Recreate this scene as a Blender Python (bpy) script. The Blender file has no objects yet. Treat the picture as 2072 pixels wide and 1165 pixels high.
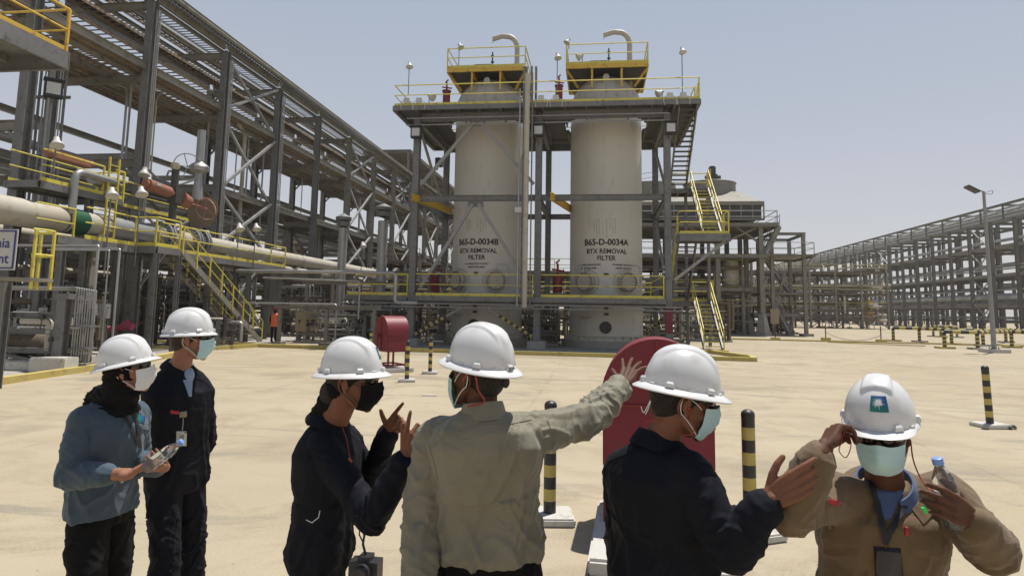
import bpy, bmesh, math, random
import numpy as np
from mathutils import Vector, Matrix, noise
R_ = math.radians
sc = bpy.context.scene
C = sc.collection
random.seed(7)
# ------------------------------------------------ camera
FPX = 1330.0; PPX = 1036.0; PPY = 474.0; EYE = 1.85
PITCH = math.atan(154/1330); ROLL = .017; YAW = math.atan(174/1330)
fw = Vector((-math.sin(YAW)*math.cos(PITCH), math.cos(YAW)*math.cos(PITCH), math.sin(PITCH)))
rt = Vector((math.cos(YAW), math.sin(YAW), 0)); up = rt.cross(fw)
rt, up = rt*math.cos(ROLL)+up*math.sin(ROLL), up*math.cos(ROLL)-rt*math.sin(ROLL)
cd = bpy.data.cameras.new('camera'); cam = bpy.data.objects.new('camera', cd); C.objects.link(cam)
cd.sensor_width = 36; cd.lens = 36*FPX/2072; cd.shift_y = -(582.5-PPY)/2072; cd.clip_end = 5000
M = Matrix.Identity(4)
for i in range(3):
    M[i][0] = rt[i]; M[i][1] = up[i]; M[i][2] = -fw[i]; M[i][3] = (0, 0, EYE)[i]
cam.matrix_world = M; sc.camera = cam
# ------------------------------------------------ world, sun, exposure
SUN_EL = 72; SUN_AZ = 38      # azimuth clockwise from +Y (the way the racks run)
w = bpy.data.worlds.new('World'); sc.world = w; w.use_nodes = True
nt = w.node_tree; bg = nt.nodes['Background']
sky = nt.nodes.new('ShaderNodeTexSky'); sky.sky_type = 'NISHITA'; sky.sun_disc = False
sky.sun_elevation = R_(SUN_EL); sky.sun_rotation = R_(SUN_AZ); sky.air_density = 1.0; sky.dust_density = 1.6; sky.ozone_density = 2.0; sky.altitude = 0
wc = nt.nodes.new('ShaderNodeTexCoord'); sx = nt.nodes.new('ShaderNodeSeparateXYZ'); nt.links.new(wc.outputs['Generated'], sx.inputs[0])
cr = nt.nodes.new('ShaderNodeValToRGB'); nt.links.new(sx.outputs[2], cr.inputs[0])      # dusty air: pale at the horizon, greyer blue above
cr.color_ramp.elements[0].position = 0; cr.color_ramp.elements[0].color = (.6, .585, .585, 1)
cr.color_ramp.elements[1].position = 1; cr.color_ramp.elements[1].color = (.09, .14, .26, 1)
for p_, c_ in ((.12, (.55, .55, .575)), (.3, (.445, .48, .545)), (.47, (.38, .43, .515)), (.62, (.17, .225, .35))):
    e_ = cr.color_ramp.elements.new(p_); e_.color = (*c_, 1)
vm = nt.nodes.new('ShaderNodeVectorMath'); vm.operation = 'SCALE'; vm.inputs[3].default_value = 10.0; nt.links.new(cr.outputs[0], vm.inputs[0])
mxw = nt.nodes.new('ShaderNodeMix'); mxw.data_type = 'RGBA'; mxw.inputs[0].default_value = .85
nt.links.new(sky.outputs[0], mxw.inputs[6]); nt.links.new(vm.outputs[0], mxw.inputs[7]); nt.links.new(mxw.outputs[2], bg.inputs[0]); bg.inputs[1].default_value = .1
sd = bpy.data.lights.new('sun', 'SUN'); sd.energy = 4.9; sd.angle = R_(.5); sd.color = (1, .955, .88)
sun = bpy.data.objects.new('sun', sd); C.objects.link(sun)
sdir = Vector((math.sin(R_(SUN_AZ))*math.cos(R_(SUN_EL)), math.cos(R_(SUN_AZ))*math.cos(R_(SUN_EL)), math.sin(R_(SUN_EL))))
sun.rotation_euler = sdir.to_track_quat('Z', 'Y').to_euler()
sc.view_settings.view_transform = 'Standard'; sc.view_settings.look = 'None'
sc.view_settings.exposure = .17; sc.view_settings.gamma = 1

def at(px, py, X=None, Y=None, Z=None, d=None):
    """the place in the world seen at a pixel of the photograph, at a known X, Y, height or distance"""
    v = fw + rt*((px-PPX)/FPX) - up*((py-PPY)/FPX)
    if d is not None: t = d
    elif X is not None: t = X/v.x
    elif Y is not None: t = Y/v.y
    else: t = (Z-EYE)/v.z
    return Vector((0, 0, EYE)) + v*t
# ------------------------------------------------ materials
MATS = {}
def mat(name, col, rough=.6, metal=0, col2=None, scale=3, amt=.5, bump=0, bscale=40, trans=0, streak=None, emit=0, alpha=1, coat=0, sheen=0, detail=6, dirt=None, spec=None):
    m = bpy.data.materials.new(name); m.use_nodes = True
    t = m.node_tree; b = t.nodes['Principled BSDF']
    b.inputs['Base Color'].default_value = (*col, 1); b.inputs['Roughness'].default_value = rough; b.inputs['Metallic'].default_value = metal
    if trans: b.inputs['Transmission Weight'].default_value = trans
    if coat: b.inputs['Coat Weight'].default_value = coat; b.inputs['Coat Roughness'].default_value = .08
    if sheen: b.inputs['Sheen Weight'].default_value = sheen; b.inputs['Sheen Roughness'].default_value = .6
    if spec is not None: b.inputs['Specular IOR Level'].default_value = spec
    if emit: b.inputs['Emission Color'].default_value = (*col, 1); b.inputs['Emission Strength'].default_value = emit
    tc = t.nodes.new('ShaderNodeTexCoord')
    if col2 is not None:
        mp = t.nodes.new('ShaderNodeMapping'); mp.inputs['Scale'].default_value = streak or (1, 1, 1)
        n = t.nodes.new('ShaderNodeTexNoise'); n.inputs['Scale'].default_value = scale; n.inputs['Detail'].default_value = detail; n.inputs['Roughness'].default_value = .6
        r = t.nodes.new('ShaderNodeMapRange'); r.inputs[1].default_value = .5-.5*amt*.6; r.inputs[2].default_value = .5+.5*amt*.6
        x = t.nodes.new('ShaderNodeMix'); x.data_type = 'RGBA'
        x.inputs[6].default_value = (*col, 1); x.inputs[7].default_value = (*col2, 1)
        t.links.new(tc.outputs['Object'], mp.inputs[0]); t.links.new(mp.outputs[0], n.inputs[0]); t.links.new(n.outputs[0], r.inputs[0])
        t.links.new(r.outputs[0], x.inputs[0]); out = x.outputs[2]
        if dirt is not None:
            n2 = t.nodes.new('ShaderNodeTexNoise'); n2.inputs['Scale'].default_value = scale*4.3; n2.inputs['Detail'].default_value = 8
            r2 = t.nodes.new('ShaderNodeMapRange'); r2.inputs[1].default_value = .56; r2.inputs[2].default_value = .7
            x2 = t.nodes.new('ShaderNodeMix'); x2.data_type = 'RGBA'; x2.inputs[7].default_value = (*dirt, 1)
            t.links.new(mp.outputs[0], n2.inputs[0]); t.links.new(n2.outputs[0], r2.inputs[0]); t.links.new(r2.outputs[0], x2.inputs[0]); t.links.new(out, x2.inputs[6]); out = x2.outputs[2]
        t.links.new(out, b.inputs['Base Color'])
    if bump:
        n = t.nodes.new('ShaderNodeTexNoise'); n.inputs['Scale'].default_value = bscale; n.inputs['Detail'].default_value = 5
        bp = t.nodes.new('ShaderNodeBump'); bp.inputs['Strength'].default_value = bump; bp.inputs['Distance'].default_value = .02
        t.links.new(tc.outputs['Object'], n.inputs[0]); t.links.new(n.outputs[0], bp.inputs['Height']); t.links.new(bp.outputs[0], b.inputs['Normal'])
    MATS[name] = m
    return m
STEEL = mat('galvanised_steel', (.135, .136, .132), .55, .15, (.21, .21, .203), 1.3, .8, dirt=(.1, .092, .078))
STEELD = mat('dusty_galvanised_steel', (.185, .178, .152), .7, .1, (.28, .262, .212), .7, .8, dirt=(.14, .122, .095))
STEELL = mat('pale_galvanised_steel', (.24, .24, .235), .6, .1, (.33, .33, .32), 2, .8)
TAN = mat('dusty_cable_tray', (.33, .25, .165), .8, 0, (.22, .165, .11), .8, .9, dirt=(.12, .09, .065))
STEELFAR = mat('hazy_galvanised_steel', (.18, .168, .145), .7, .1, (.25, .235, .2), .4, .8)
CABLE = mat('black_cable', (.02, .02, .022), .6)
GRATE = mat('floor_grating', (.09, .09, .085), .7, .3, (.13, .125, .11), 2, .8)
YEL = mat('yellow_safety_paint', (.6, .5, .06), .5, 0, (.66, .58, .12), 1.2, .9, dirt=(.36, .27, .06))
YELK = mat('yellow_kerb_paint', (.44, .34, .08), .75, 0, (.5, .41, .14), .9, .9, dirt=(.35, .28, .13))
ORY = mat('orange_yellow_paint', (.62, .37, .035), .5, 0, (.66, .46, .08), 1.5, .9, dirt=(.33, .2, .04))
CREAM = mat('cream_vessel_paint', (.55, .53, .46), .5, 0, (.6, .58, .51), .5, .9, dirt=(.52, .495, .42), streak=(1.5, 1.5, .35))
PIPEC = mat('cream_pipe_paint', (.5, .47, .39), .5, 0, (.42, .38, .3), .6, .9, dirt=(.36, .3, .22))
PIPEG = mat('insulated_pipe_cladding', (.42, .42, .4), .4, .5, (.3, .3, .29), 1.5, .9, bump=.15, bscale=6)
WHITEP = mat('white_paint', (.56, .56, .53), .45, 0, (.48, .47, .43), 2, .8)
REDP = mat('red_paint', (.15, .006, .014), .5, 0, (.2, .018, .03), 1.1, .9, dirt=(.14, .018, .025), bump=.03, bscale=5)
REDV = mat('dark_red_paint', (.2, .015, .015), .45)
ORGP = mat('orange_paint', (.33, .14, .085), .5, 0, (.26, .11, .07), 3, .8)
GREEN = mat('green_paint', (.008, .075, .035), .5)
RUST = mat('rust', (.11, .05, .025), .9, 0, (.2, .1, .05), 9, .9)
CONC = mat('concrete', (.31, .29, .25), .85, 0, (.37, .35, .305), 2.2, .9, bump=.2, bscale=25, dirt=(.24, .215, .175))
CONCW = mat('whitewashed_concrete', (.46, .44, .4), .8, 0, (.54, .52, .48), 2, .9, bump=.3, bscale=30, dirt=(.34, .31, .26))
BLK = mat('black_paint', (.018, .018, .02), .45, 0, (.03, .03, .03), 5, .8)
DARKM = mat('dark_machinery', (.05, .048, .045), .6, .2, (.09, .085, .075), 2, .9)
BRN = mat('brown_machinery', (.13, .1, .07), .75, .1, (.22, .18, .13), 1.1, .9, dirt=(.06, .05, .04))
BOXC = mat('beige_cabinet_paint', (.24, .2, .14), .6, 0, (.29, .245, .17), 1.1, .8)
BLUEP = mat('blue_paint', (.03, .14, .24), .5)
TEXTM = mat('black_lettering', (.015, .015, .017), .6)
BLUET = mat('blue_lettering', (.03, .04, .2), .6)
GLASSD = mat('lamp_glass', (.5, .5, .46), .15, 0, spec=.8)
# ------------------------------------------------ mesh helpers
class MB:
    def __init__(s): s.cuts = []; s.v = []; s.f = []; s.m = []; s.mi = 0; s.sm = []; s.smooth = False
    def add(s, vs, fs):
        o = len(s.v); s.v += [tuple(v) for v in vs]
        s.f += [tuple(i+o for i in f) for f in fs]; s.m += [s.mi]*len(fs); s.sm += [s.smooth]*len(fs)
    def box(s, c, d, rz=0):
        x, y, z = d[0]/2, d[1]/2, d[2]/2; cs, sn = math.cos(rz), math.sin(rz)
        vs = [(c[0]+a*x*cs-b*y*sn, c[1]+a*x*sn+b*y*cs, c[2]+e*z) for e in (-1, 1) for a, b in ((-1, -1), (1, -1), (1, 1), (-1, 1))]
        s.add(vs, [(3, 2, 1, 0), (4, 5, 6, 7), (0, 1, 5, 4), (1, 2, 6, 5), (2, 3, 7, 6), (3, 0, 4, 7)])
    def cut(s):
        """what follows is the next separate piece"""
        s.cuts.append((len(s.v), len(s.f)))
    def bb(s, a, b):
        s.box([(a[i]+b[i])/2 for i in range(3)], [abs(b[i]-a[i]) for i in range(3)])
    def bar(s, p, q, w, h, upv=None, off=(0, 0)):
        p = Vector(p); q = Vector(q); t = (q-p)
        if t.length < 1e-6: return
        t.normalize(); u = Vector(upv) if upv else (Vector((0, 0, 1)) if abs(t.z) < .95 else Vector((0, 1, 0)))
        x = t.cross(u).normalized(); u = x.cross(t)
        p = p+x*off[0]+u*off[1]; q = q+x*off[0]+u*off[1]
        vs = [e+x*(a*w/2)+u*(b*h/2) for e in (p, q) for a, b in ((-1, -1), (1, -1), (1, 1), (-1, 1))]
        s.add(vs, [(0, 1, 2, 3), (7, 6, 5, 4), (4, 5, 1, 0), (5, 6, 2, 1), (6, 7, 3, 2), (7, 4, 0, 3)])
    def ibeam(s, p, q, w, h, tf=.02, upv=None):
        tf = max(tf, h*.06)
        s.bar(p, q, w, tf, upv, (0, h/2-tf/2)); s.bar(p, q, w, tf, upv, (0, -h/2+tf/2)); s.bar(p, q, tf, h-2*tf, upv)
    def channel(s, p, q, w, h, upv=None, side=1):
        tf = max(.012, h*.07)
        s.bar(p, q, w, tf, upv, (0, h/2-tf/2)); s.bar(p, q, w, tf, upv, (0, -h/2+tf/2)); s.bar(p, q, tf, h-2*tf, upv, (side*(w/2-tf/2), 0))
    def tube(s, pts, r, n=8, cap=True):
        pts = [Vector(p) for p in pts]; k = len(pts)
        rs = r if isinstance(r, (list, tuple)) else [r]*k
        sm0 = s.smooth; s.smooth = True
        t0 = (pts[1]-pts[0]).normalized(); u = Vector((0, 0, 1)) if abs(t0.z) < .9 else Vector((1, 0, 0))
        x = t0.cross(u).normalized(); vs = []
        for i, p in enumerate(pts):
            t = (pts[min(i+1, k-1)]-pts[max(i-1, 0)]).normalized()
            x = (x-t*x.dot(t)).normalized(); y = t.cross(x)
            for j in range(n):
                a = 2*math.pi*j/n; vs.append(p+(x*math.cos(a)+y*math.sin(a))*rs[i])
        fs = [(i*n+j, i*n+(j+1) % n, (i+1)*n+(j+1) % n, (i+1)*n+j) for i in range(k-1) for j in range(n)]
        s.add(vs, fs); s.smooth = False
        if cap: s.add(vs[:n], [tuple(range(n))[::-1]]); s.add(vs[-n:], [tuple(range(n))])
        s.smooth = sm0
    def elbow(s, pts, r, R=.3, n=10, k=5):
        pts = [Vector(p) for p in pts]; out = [pts[0]]
        for a, b, c in zip(pts, pts[1:], pts[2:]):
            d = min(R, (a-b).length*.49, (c-b).length*.49); p = b+(a-b).normalized()*d; q = b+(c-b).normalized()*d
            for i in range(k+1):
                t = i/k; out.append(p*(1-t)**2+b*2*t*(1-t)+q*t*t)
        out.append(pts[-1]); s.tube(out, r, n)
    def lathe(s, c, prof, n=32, axis='Z', ang=2*math.pi):
        vs = []; full = ang > 6.28; kn = n if full else n+1
        for r, z in prof:
            for j in range(kn):
                a = ang*j/n
                p = (r*math.cos(a), r*math.sin(a), z)
                if axis == 'Y': p = (p[0], p[2], p[1])
                if axis == 'X': p = (p[2], p[0], p[1])
                vs.append((c[0]+p[0], c[1]+p[1], c[2]+p[2]))
        fs = []
        for i in range(len(prof)-1):
            for j in range(n):
                j2 = (j+1) % n if full else j+1
                f = (i*kn+j, i*kn+j2, (i+1)*kn+j2, (i+1)*kn+j); fs.append(f if axis != 'Y' else f[::-1])
        sm0 = s.smooth; s.smooth = True; s.add(vs, fs); s.smooth = sm0
    def build(s, name, m, parent=None, auto=False):
        if s.cuts:
            cs = [(0, 0)]+s.cuts+[(len(s.v), len(s.f))]; s.cuts = []; o = None
            for (v0, f0), (v1, f1) in zip(cs, cs[1:]):
                if f1 <= f0: continue
                b = MB(); b.v = s.v[v0:v1]; b.f = [tuple(i-v0 for i in f) for f in s.f[f0:f1]]; b.m = s.m[f0:f1]; b.sm = s.sm[f0:f1]; o = b.build(name, m, parent)
            return o
        me = bpy.data.meshes.new(name); me.from_pydata(s.v, [], s.f)
        for x in (m if isinstance(m, (list, tuple)) else [m]): me.materials.append(x)
        me.polygons.foreach_set('material_index', s.m); me.polygons.foreach_set('use_smooth', s.sm); me.update()
        if any(s.sm): me.set_sharp_from_angle(angle=R_(38))
        o = bpy.data.objects.new(name, me); C.objects.link(o)
        if parent is not None: o.parent = parent
        return o
def tag(o, label=None, cat=None, group=None, kind=None):
    if label: o['label'] = label
    if cat: o['category'] = cat
    if group: o['group'] = group
    if kind: o['kind'] = kind
    return o
def thing(name, label, cat, loc=(0, 0, 0), rz=0, group=None):
    o = bpy.data.objects.new(name, None); C.objects.link(o); o.location = loc; o.rotation_euler = (0, 0, rz)
    o.empty_display_size = .2
    return tag(o, label, cat, group)
def dup(root, loc=None, rz=None, label=None, group=None):
    r = root.copy(); C.objects.link(r)
    if loc is not None: r.location = loc
    if rz is not None: r.rotation_euler = (0, 0, rz)
    if label: r['label'] = label
    if group: r['group'] = group
    for ch in list(root.children):
        c = ch.copy(); C.objects.link(c); c.parent = r
        for g in list(ch.children):
            d = g.copy(); C.objects.link(d); d.parent = c
    return r
def text_mesh(txt, size, m, parent, name='lettering', align='CENTER', ext=.0, wx=1.0, bold=0.0):
    cu = bpy.data.curves.new(name, 'FONT'); cu.body = txt; cu.size = size; cu.align_x = align; cu.extrude = ext; cu.offset = bold; cu.resolution_u = 3
    o = bpy.data.objects.new(name+'_src', cu); C.objects.link(o)
    dg = bpy.context.evaluated_depsgraph_get(); me = bpy.data.meshes.new_from_object(o.evaluated_get(dg))
    bpy.data.objects.remove(o); bpy.data.curves.remove(cu)
    me.name = name; me.materials.clear(); me.materials.append(m)
    if wx != 1:
        for v in me.vertices: v.co.x *= wx
    o = bpy.data.objects.new(name, me); C.objects.link(o); o.parent = parent
    return o
POSTS = set()
def rail(b, pts, h=1.08, step=1.5, r=.03, toe=True, mid=True, toeoff=.0, posts=True):
    """handrail along a polyline at deck height"""
    pts = [Vector(p) for p in pts]
    for p, q in zip(pts, pts[1:]):
        L = (q-p).length
        if L < .01: continue
        n = max(1, round(L/step)); u = Vector((0, 0, h))
        b.tube([p+u, q+u], r, 6); 
        if mid: b.tube([p+u*.52, q+u*.52], r*.85, 6)
        if toe: b.bar(p+Vector((0, 0, .07)), q+Vector((0, 0, .07)), .012, .14)
        if posts:
            for i in range(n+1):
                a = p.lerp(q, i/n); key = (round(a.x, 1), round(a.y, 1), round(a.z, 1), id(b))
            if key in POSTS: continue
            POSTS.add(key); b.bar(a-Vector((0, 0, .12)), a+u, .06, .06)
def flight(parent, p, q, wdt, side, mstr, mtread, mrail, nt_=None, rails=(1, 1), tread_yellow=False):
    """a straight stair from p (top, centre) to q (foot, centre): stringers, treads, handrails as parts of one staircase"""
    p = Vector(p); q = Vector(q); side = Vector(side).normalized(); hgt = p.z-q.z; n = nt_ or max(4, round(hgt/.2))
    st = MB()
    for s_ in (-1, 1):
        st.channel(p+side*s_*wdt/2, q+side*s_*wdt/2, .07, .26, side=s_)
    root = st.build('staircase', mstr, parent)
    tr = MB(); run = (q-p); run.z = 0; run.normalize(); perp = Vector((-run.y, run.x, 0))
    for i in range(1, n):
        c = p.lerp(q, i/n)
        a = math.atan2(run.y, run.x)
        tr.mi = 0; tr.box(c, (.24, wdt-.09, .035), a)
        tr.mi = 1; tr.box(c+run*(.12)+Vector((0, 0, .003)), (.03, wdt-.09, .045), a)
    tr.build('tread', [GRATE, mtread], root)
    for s_, on in zip((-1, 1), rails):
        if not on: continue
        b = MB(); o = side*s_*(wdt/2+.04)
        a, c = p+o, q+o
        for hh, rr in ((1.0, .024), (.52, .02)):
            b.tube([a+Vector((0, 0, hh)), c+Vector((0, 0, hh+.05))], rr, 6)
        k = max(2, round((c-a).length/1.3))
        for i in range(k+1):
            e = a.lerp(c, i/k); b.bar(e-Vector((0, 0, .1)), e+Vector((0, 0, 1.02)), .05, .05)
        b.build('handrail', mrail, root)
    return root
# ================================================= GROUND
gb = MB(); gb.add([(-900, -60, 0), (900, -60, 0), (900, 2500, 0), (-900, 2500, 0)], [(0, 1, 2, 3)])
GR = bpy.data.materials.new('sandy_concrete_ground'); GR.use_nodes = True
t = GR.node_tree; b = t.nodes['Principled BSDF']; b.inputs['Roughness'].default_value = .85; b.inputs['Specular IOR Level'].default_value = .25
tc = t.nodes.new('ShaderNodeTexCoord')
def nz(scale, det, vec=None, dist=0, rough=.6):
    n = t.nodes.new('ShaderNodeTexNoise'); n.inputs['Scale'].default_value = scale; n.inputs['Detail'].default_value = det; n.inputs['Distortion'].default_value = dist; n.inputs['Roughness'].default_value = rough
    t.links.new(vec or tc.outputs['Object'], n.inputs[0]); return n.outputs[0]
def mr(x, a, b_, c=0, d=1):
    r = t.nodes.new('ShaderNodeMapRange'); r.inputs[1].default_value = a; r.inputs[2].default_value = b_; r.inputs[3].default_value = c; r.inputs[4].default_value = d
    t.links.new(x, r.inputs[0]); return r.outputs[0]
def mx(f, a, c):
    x = t.nodes.new('ShaderNodeMix'); x.data_type = 'RGBA'
    if isinstance(f, float): x.inputs[0].default_value = f
    else: t.links.new(f, x.inputs[0])
    for s_, v in ((6, a), (7, c)):
        if isinstance(v, tuple): x.inputs[s_].default_value = (*v, 1)
        else: t.links.new(v, x.inputs[s_])
    return x.outputs[2]
mp = t.nodes.new('ShaderNodeMapping'); mp.inputs['Scale'].default_value = (.7, .8, 1); mp.inputs['Rotation'].default_value = (0, 0, .18); t.links.new(tc.outputs['Object'], mp.inputs[0])
mp2 = t.nodes.new('ShaderNodeMapping'); mp2.inputs['Scale'].default_value = (.25, .9, 1); mp2.inputs['Rotation'].default_value = (0, 0, -.3); t.links.new(tc.outputs['Object'], mp2.inputs[0])
base = mx(mr(nz(.35, 6, mp.outputs[0], .6), .35, .68), (0.338, 0.282, 0.195), (0.406, 0.346, 0.248))
base = mx(mr(nz(.13, 4), .5, .68, 0, .6), base, (0.338, 0.263, 0.160))
base = mx(mr(nz(1.1, 9, mp.outputs[0], 1.2, .7), .48, .66, 0, .85), base, (0.261, 0.210, 0.144))
base = mx(mr(nz(.8, 7, mp2.outputs[0], 1.8, .62), .56, .66, 0, .85), base, (0.207, 0.188, 0.152))
# tyre marks: two faint warped bands of arcs
wv = t.nodes.new('ShaderNodeTexWave'); wv.wave_type = 'RINGS'; wv.inputs['Scale'].default_value = .035; wv.inputs['Distortion'].default_value = 2.2; wv.inputs['Detail'].default_value = 1; wv.inputs['Detail Scale'].default_value = .12
mp3 = t.nodes.new('ShaderNodeMapping'); mp3.inputs['Location'].default_value = (-9, -4, 0); t.links.new(tc.outputs['Object'], mp3.inputs[0]); t.links.new(mp3.outputs[0], wv.inputs[0])
ty = t.nodes.new('ShaderNodeMath'); ty.operation = 'MULTIPLY'; t.links.new(mr(wv.outputs['Fac'], .9, .98), ty.inputs[0]); t.links.new(mr(nz(.5, 4), .45, .6, 0, .7), ty.inputs[1])
base = mx(ty.outputs[0], base, (0.214, 0.180, 0.134))
# fine grit and scattered dark pebbles
base = mx(mr(nz(45, 3), .38, .64, 0, .4), base, (0.460, 0.398, 0.283))
base = mx(mr(nz(130, 2), .66, .72, 0, .75), base, (0.153, 0.128, 0.092))
vo = t.nodes.new('ShaderNodeTexVoronoi'); vo.inputs['Scale'].default_value = 9; vo.inputs['Randomness'].default_value = 1; t.links.new(tc.outputs['Object'], vo.inputs[0])
pm = t.nodes.new('ShaderNodeMath'); pm.operation = 'MULTIPLY'; t.links.new(mr(vo.outputs['Distance'], .06, .09, 1, 0), pm.inputs[0]); t.links.new(mr(nz(1.7, 3), .55, .62), pm.inputs[1])
base = mx(pm.outputs[0], base, (0.108, 0.090, 0.067))
# expansion joints of the slab, nearly filled with sand
br = t.nodes.new('ShaderNodeTexBrick'); br.offset = 0; br.inputs['Scale'].default_value = 1; br.inputs['Brick Width'].default_value = 6; br.inputs['Row Height'].default_value = 6; br.inputs['Mortar Size'].default_value = .025; br.inputs['Mortar Smooth'].default_value = .3
mpb = t.nodes.new('ShaderNodeMapping'); mpb.inputs['Location'].default_value = (1.3, 2.2, 0); t.links.new(tc.outputs['Object'], mpb.inputs[0]); t.links.new(mpb.outputs[0], br.inputs[0])
jm = t.nodes.new('ShaderNodeMath'); jm.operation = 'MULTIPLY'; t.links.new(br.outputs['Fac'], jm.inputs[0]); t.links.new(mr(nz(.7, 5), .45, .6, 0, .6), jm.inputs[1])
base = mx(jm.outputs[0], base, (0.230, 0.188, 0.128))
t.links.new(base, b.inputs['Base Color'])
bp = t.nodes.new('ShaderNodeBump'); bp.inputs['Strength'].default_value = .2; bp.inputs['Distance'].default_value = .015
t.links.new(nz(22, 8, None, 0, .75), bp.inputs['Height']); t.links.new(bp.outputs[0], b.inputs['Normal'])
tag(gb.build('ground', GR), kind='structure')
# plant floor under the steel, grey slabs a step up
sb = MB(); sb.bb((-60, 29.0, .004), (-16.4, 130, .05)); sb.bb((-9.9, 28.3, .004), (4.6, 44, .05))
sb.add([(-40, 8, .03), (-14.2, 12.6, .03), (-14.9, 19.6, .03), (-16.5, 25, .03), (-17, 29, .03), (-40, 29, .03)], [(0, 1, 2, 3, 4, 5)])
tag(sb.build('pavement', CONC), kind='structure')
def kerb(pts, name='kerb', w_=.16, h=.15, m=YELK):
    k = MB(); pts = [Vector((p[0], p[1], 0)) for p in pts]
    off = []
    for i, p in enumerate(pts):
        a = (p-pts[i-1]).normalized() if i else (pts[1]-p).normalized(); c = (pts[i+1]-p).normalized() if i < len(pts)-1 else a
        t_ = (a+c).normalized(); n = Vector((-t_.y, t_.x, 0)); off.append(n*(w_/2)/max(.5, n.dot(Vector((-a.y, a.x, 0)))))
    vs = []
    for p, o in zip(pts, off): vs += [p-o, p+o, p+o+Vector((0, 0, h)), p-o+Vector((0, 0, h))]
    fs = []
    for i in range(len(pts)-1):
        q = i*4; fs += [(q, q+4, q+5, q+1)[::-1], (q+1, q+5, q+6, q+2)[::-1], (q+2, q+6, q+7, q+3)[::-1], (q+3, q+7, q+4, q)[::-1]]
    n = len(vs); fs += [(0, 1, 2, 3), (n-1, n-2, n-3, n-4)]
    k.add(vs, fs); o = k.build(name, m); tag(o, kind='structure'); return o
kerb([(-13.0, 10.5), (-13.35, 13.5), (-14.4, 19.9), (-16.1, 25.2), (-15.3, 28.55), (-9.9, 28.2), (6.2, 27.6), (6.4, 29.0), (4.9, 33.6)], w_=.22, h=.16)
kerb([(-24, 29.5), (-15.6, 29.2)], w_=.2); kerb([(-24, 25.6), (-16.3, 25.5)], w_=.2)
kerb([(3.6, 51), (30, 49.5)], 'kerb', .14, .1); kerb([(16, 49), (21, 46)], 'kerb', .12, .06)
# ================================================= FILTER TOWER (steel frame round the two vessels)
FT = thing('filter_tower', 'tall grey steel frame with yellow railed decks around the two cream vessels', 'steel tower', (0, 0, 0))
CX_ = [-9.15, -2.9, 3.35]; YF, YB = 32.0, 38.6
for x in CX_:
    for y in (YF, YB):
        b = MB(); b.ibeam((x, y, .45), (x, y, 11.55), .32, .34, .025, (0, 1, 0))
        c = b.build('column', STEEL, FT)
        b = MB(); b.bb((x-.3, y-.3, .40), (x+.3, y+.3, .45))
        for s_ in (-1, 1): b.bar((x+s_*.22, y, .45), (x+s_*.17, y, .8), .02, .3, (0, 1, 0))
        b.build('base_plate', STEEL, c)
        b = MB(); b.bb((x-.42, y-.42, 0), (x+.42, y+.42, .40)); b.build('plinth', CONC, c)
# one column carries red paint at its foot
b = MB(); b.bb((3.35-.172, YF-.182, .9), (3.35+.172, YF+.182, 2.15)); b.build('fireproof_wrap', REDP, FT)['label'] = 'red painted lower part of the corner column'
for z, h in ((2.27, .32), (7.4, .3), (11.6, .42)):
    for y in (YF, YB):
        for i in (0, 1):
            b = MB(); b.ibeam((CX_[i]+.17, y, z), (CX_[i+1]-.17, y, z), .2, h); b.build('beam', STEEL, FT)
    for x in CX_:
        b = MB(); b.ibeam((x, YF+.18, z), (x, YB-.18, z), .2, h); b.build('beam', STEEL, FT)
def brace(p, q, stripe=None, m=STEELL, w=.12):
    b = MB(); b.bar(p, q, w, w, (0, 1, 0)); b.smooth = False
    o = b.build('brace', m, FT)
    if stripe:
        p, q = Vector(p), Vector(q); t0, t1 = stripe; k = 12; s = MB()
        for i in range(k):
            s.mi = i % 2; a = p.lerp(q, t0+(t1-t0)*i/k); c = p.lerp(q, t0+(t1-t0)*(i+1)/k); s.bar(a, c, w+.02, w+.02, (0, 1, 0))
        s.build('warning_band', [BLK, YELK], o)
xm = -6.05
brace((xm-.15, YF, 11.3), (CX_[0]+.25, YF, 8.1), None, STEELL, .16); brace((xm+.15, YF, 11.3), (CX_[1]-.25, YF, 8.1), None, STEELL, .16)
brace((xm-.15, YF, 7.1), (CX_[0]+.4, YF, 2.9), None, STEELL, .16); brace((xm+.15, YF, 7.1), (CX_[1]-.3, YF, 2.9), None, STEELL, .16)
brace((xm-.5, YF, 2.0), (CX_[0]+.2, YF, .6), (.35, 1)); brace((xm+.6, YF, 2.0), (CX_[1]-.2, YF, .6), (.3, 1))
brace((CX_[2], YB-.3, 2.1), (CX_[2], YF+3.4, .5), (.3, 1)); brace((CX_[2]+.4, 35.2, 2.0), (CX_[2]-.6, 38.4, .6), (.3, 1))
for z0, z1 in ((2.6, 7.1), (7.7, 11.2)):
    brace((CX_[2], YF+.3, z0), (CX_[2], YB-.3, z1)); brace((CX_[0], YB-.3, z0), (CX_[0], YF+.3, z1))
b = MB(); b.bb((xm-.4, YF-.02, 11.1), (xm+.4, YF+.02, 11.42)); b.build('gusset_plate', STEEL, FT)
b = MB(); b.bb((xm-.4, YF-.02, 6.95), (xm+.4, YF+.02, 7.25)); b.build('gusset_plate', STEEL, FT)
# yellow runway beams that stick out of the frame
for (x0, x1) in ((CX_[0], CX_[0]+.75), (CX_[1]+.62, CX_[1]+1.35)):
    b = MB(); b.ibeam((x0+.05, 31.2, 7.35), (x1+.25, 36.0, 7.35), .16, .34); b.build('runway_beam', ORY, FT)
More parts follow.
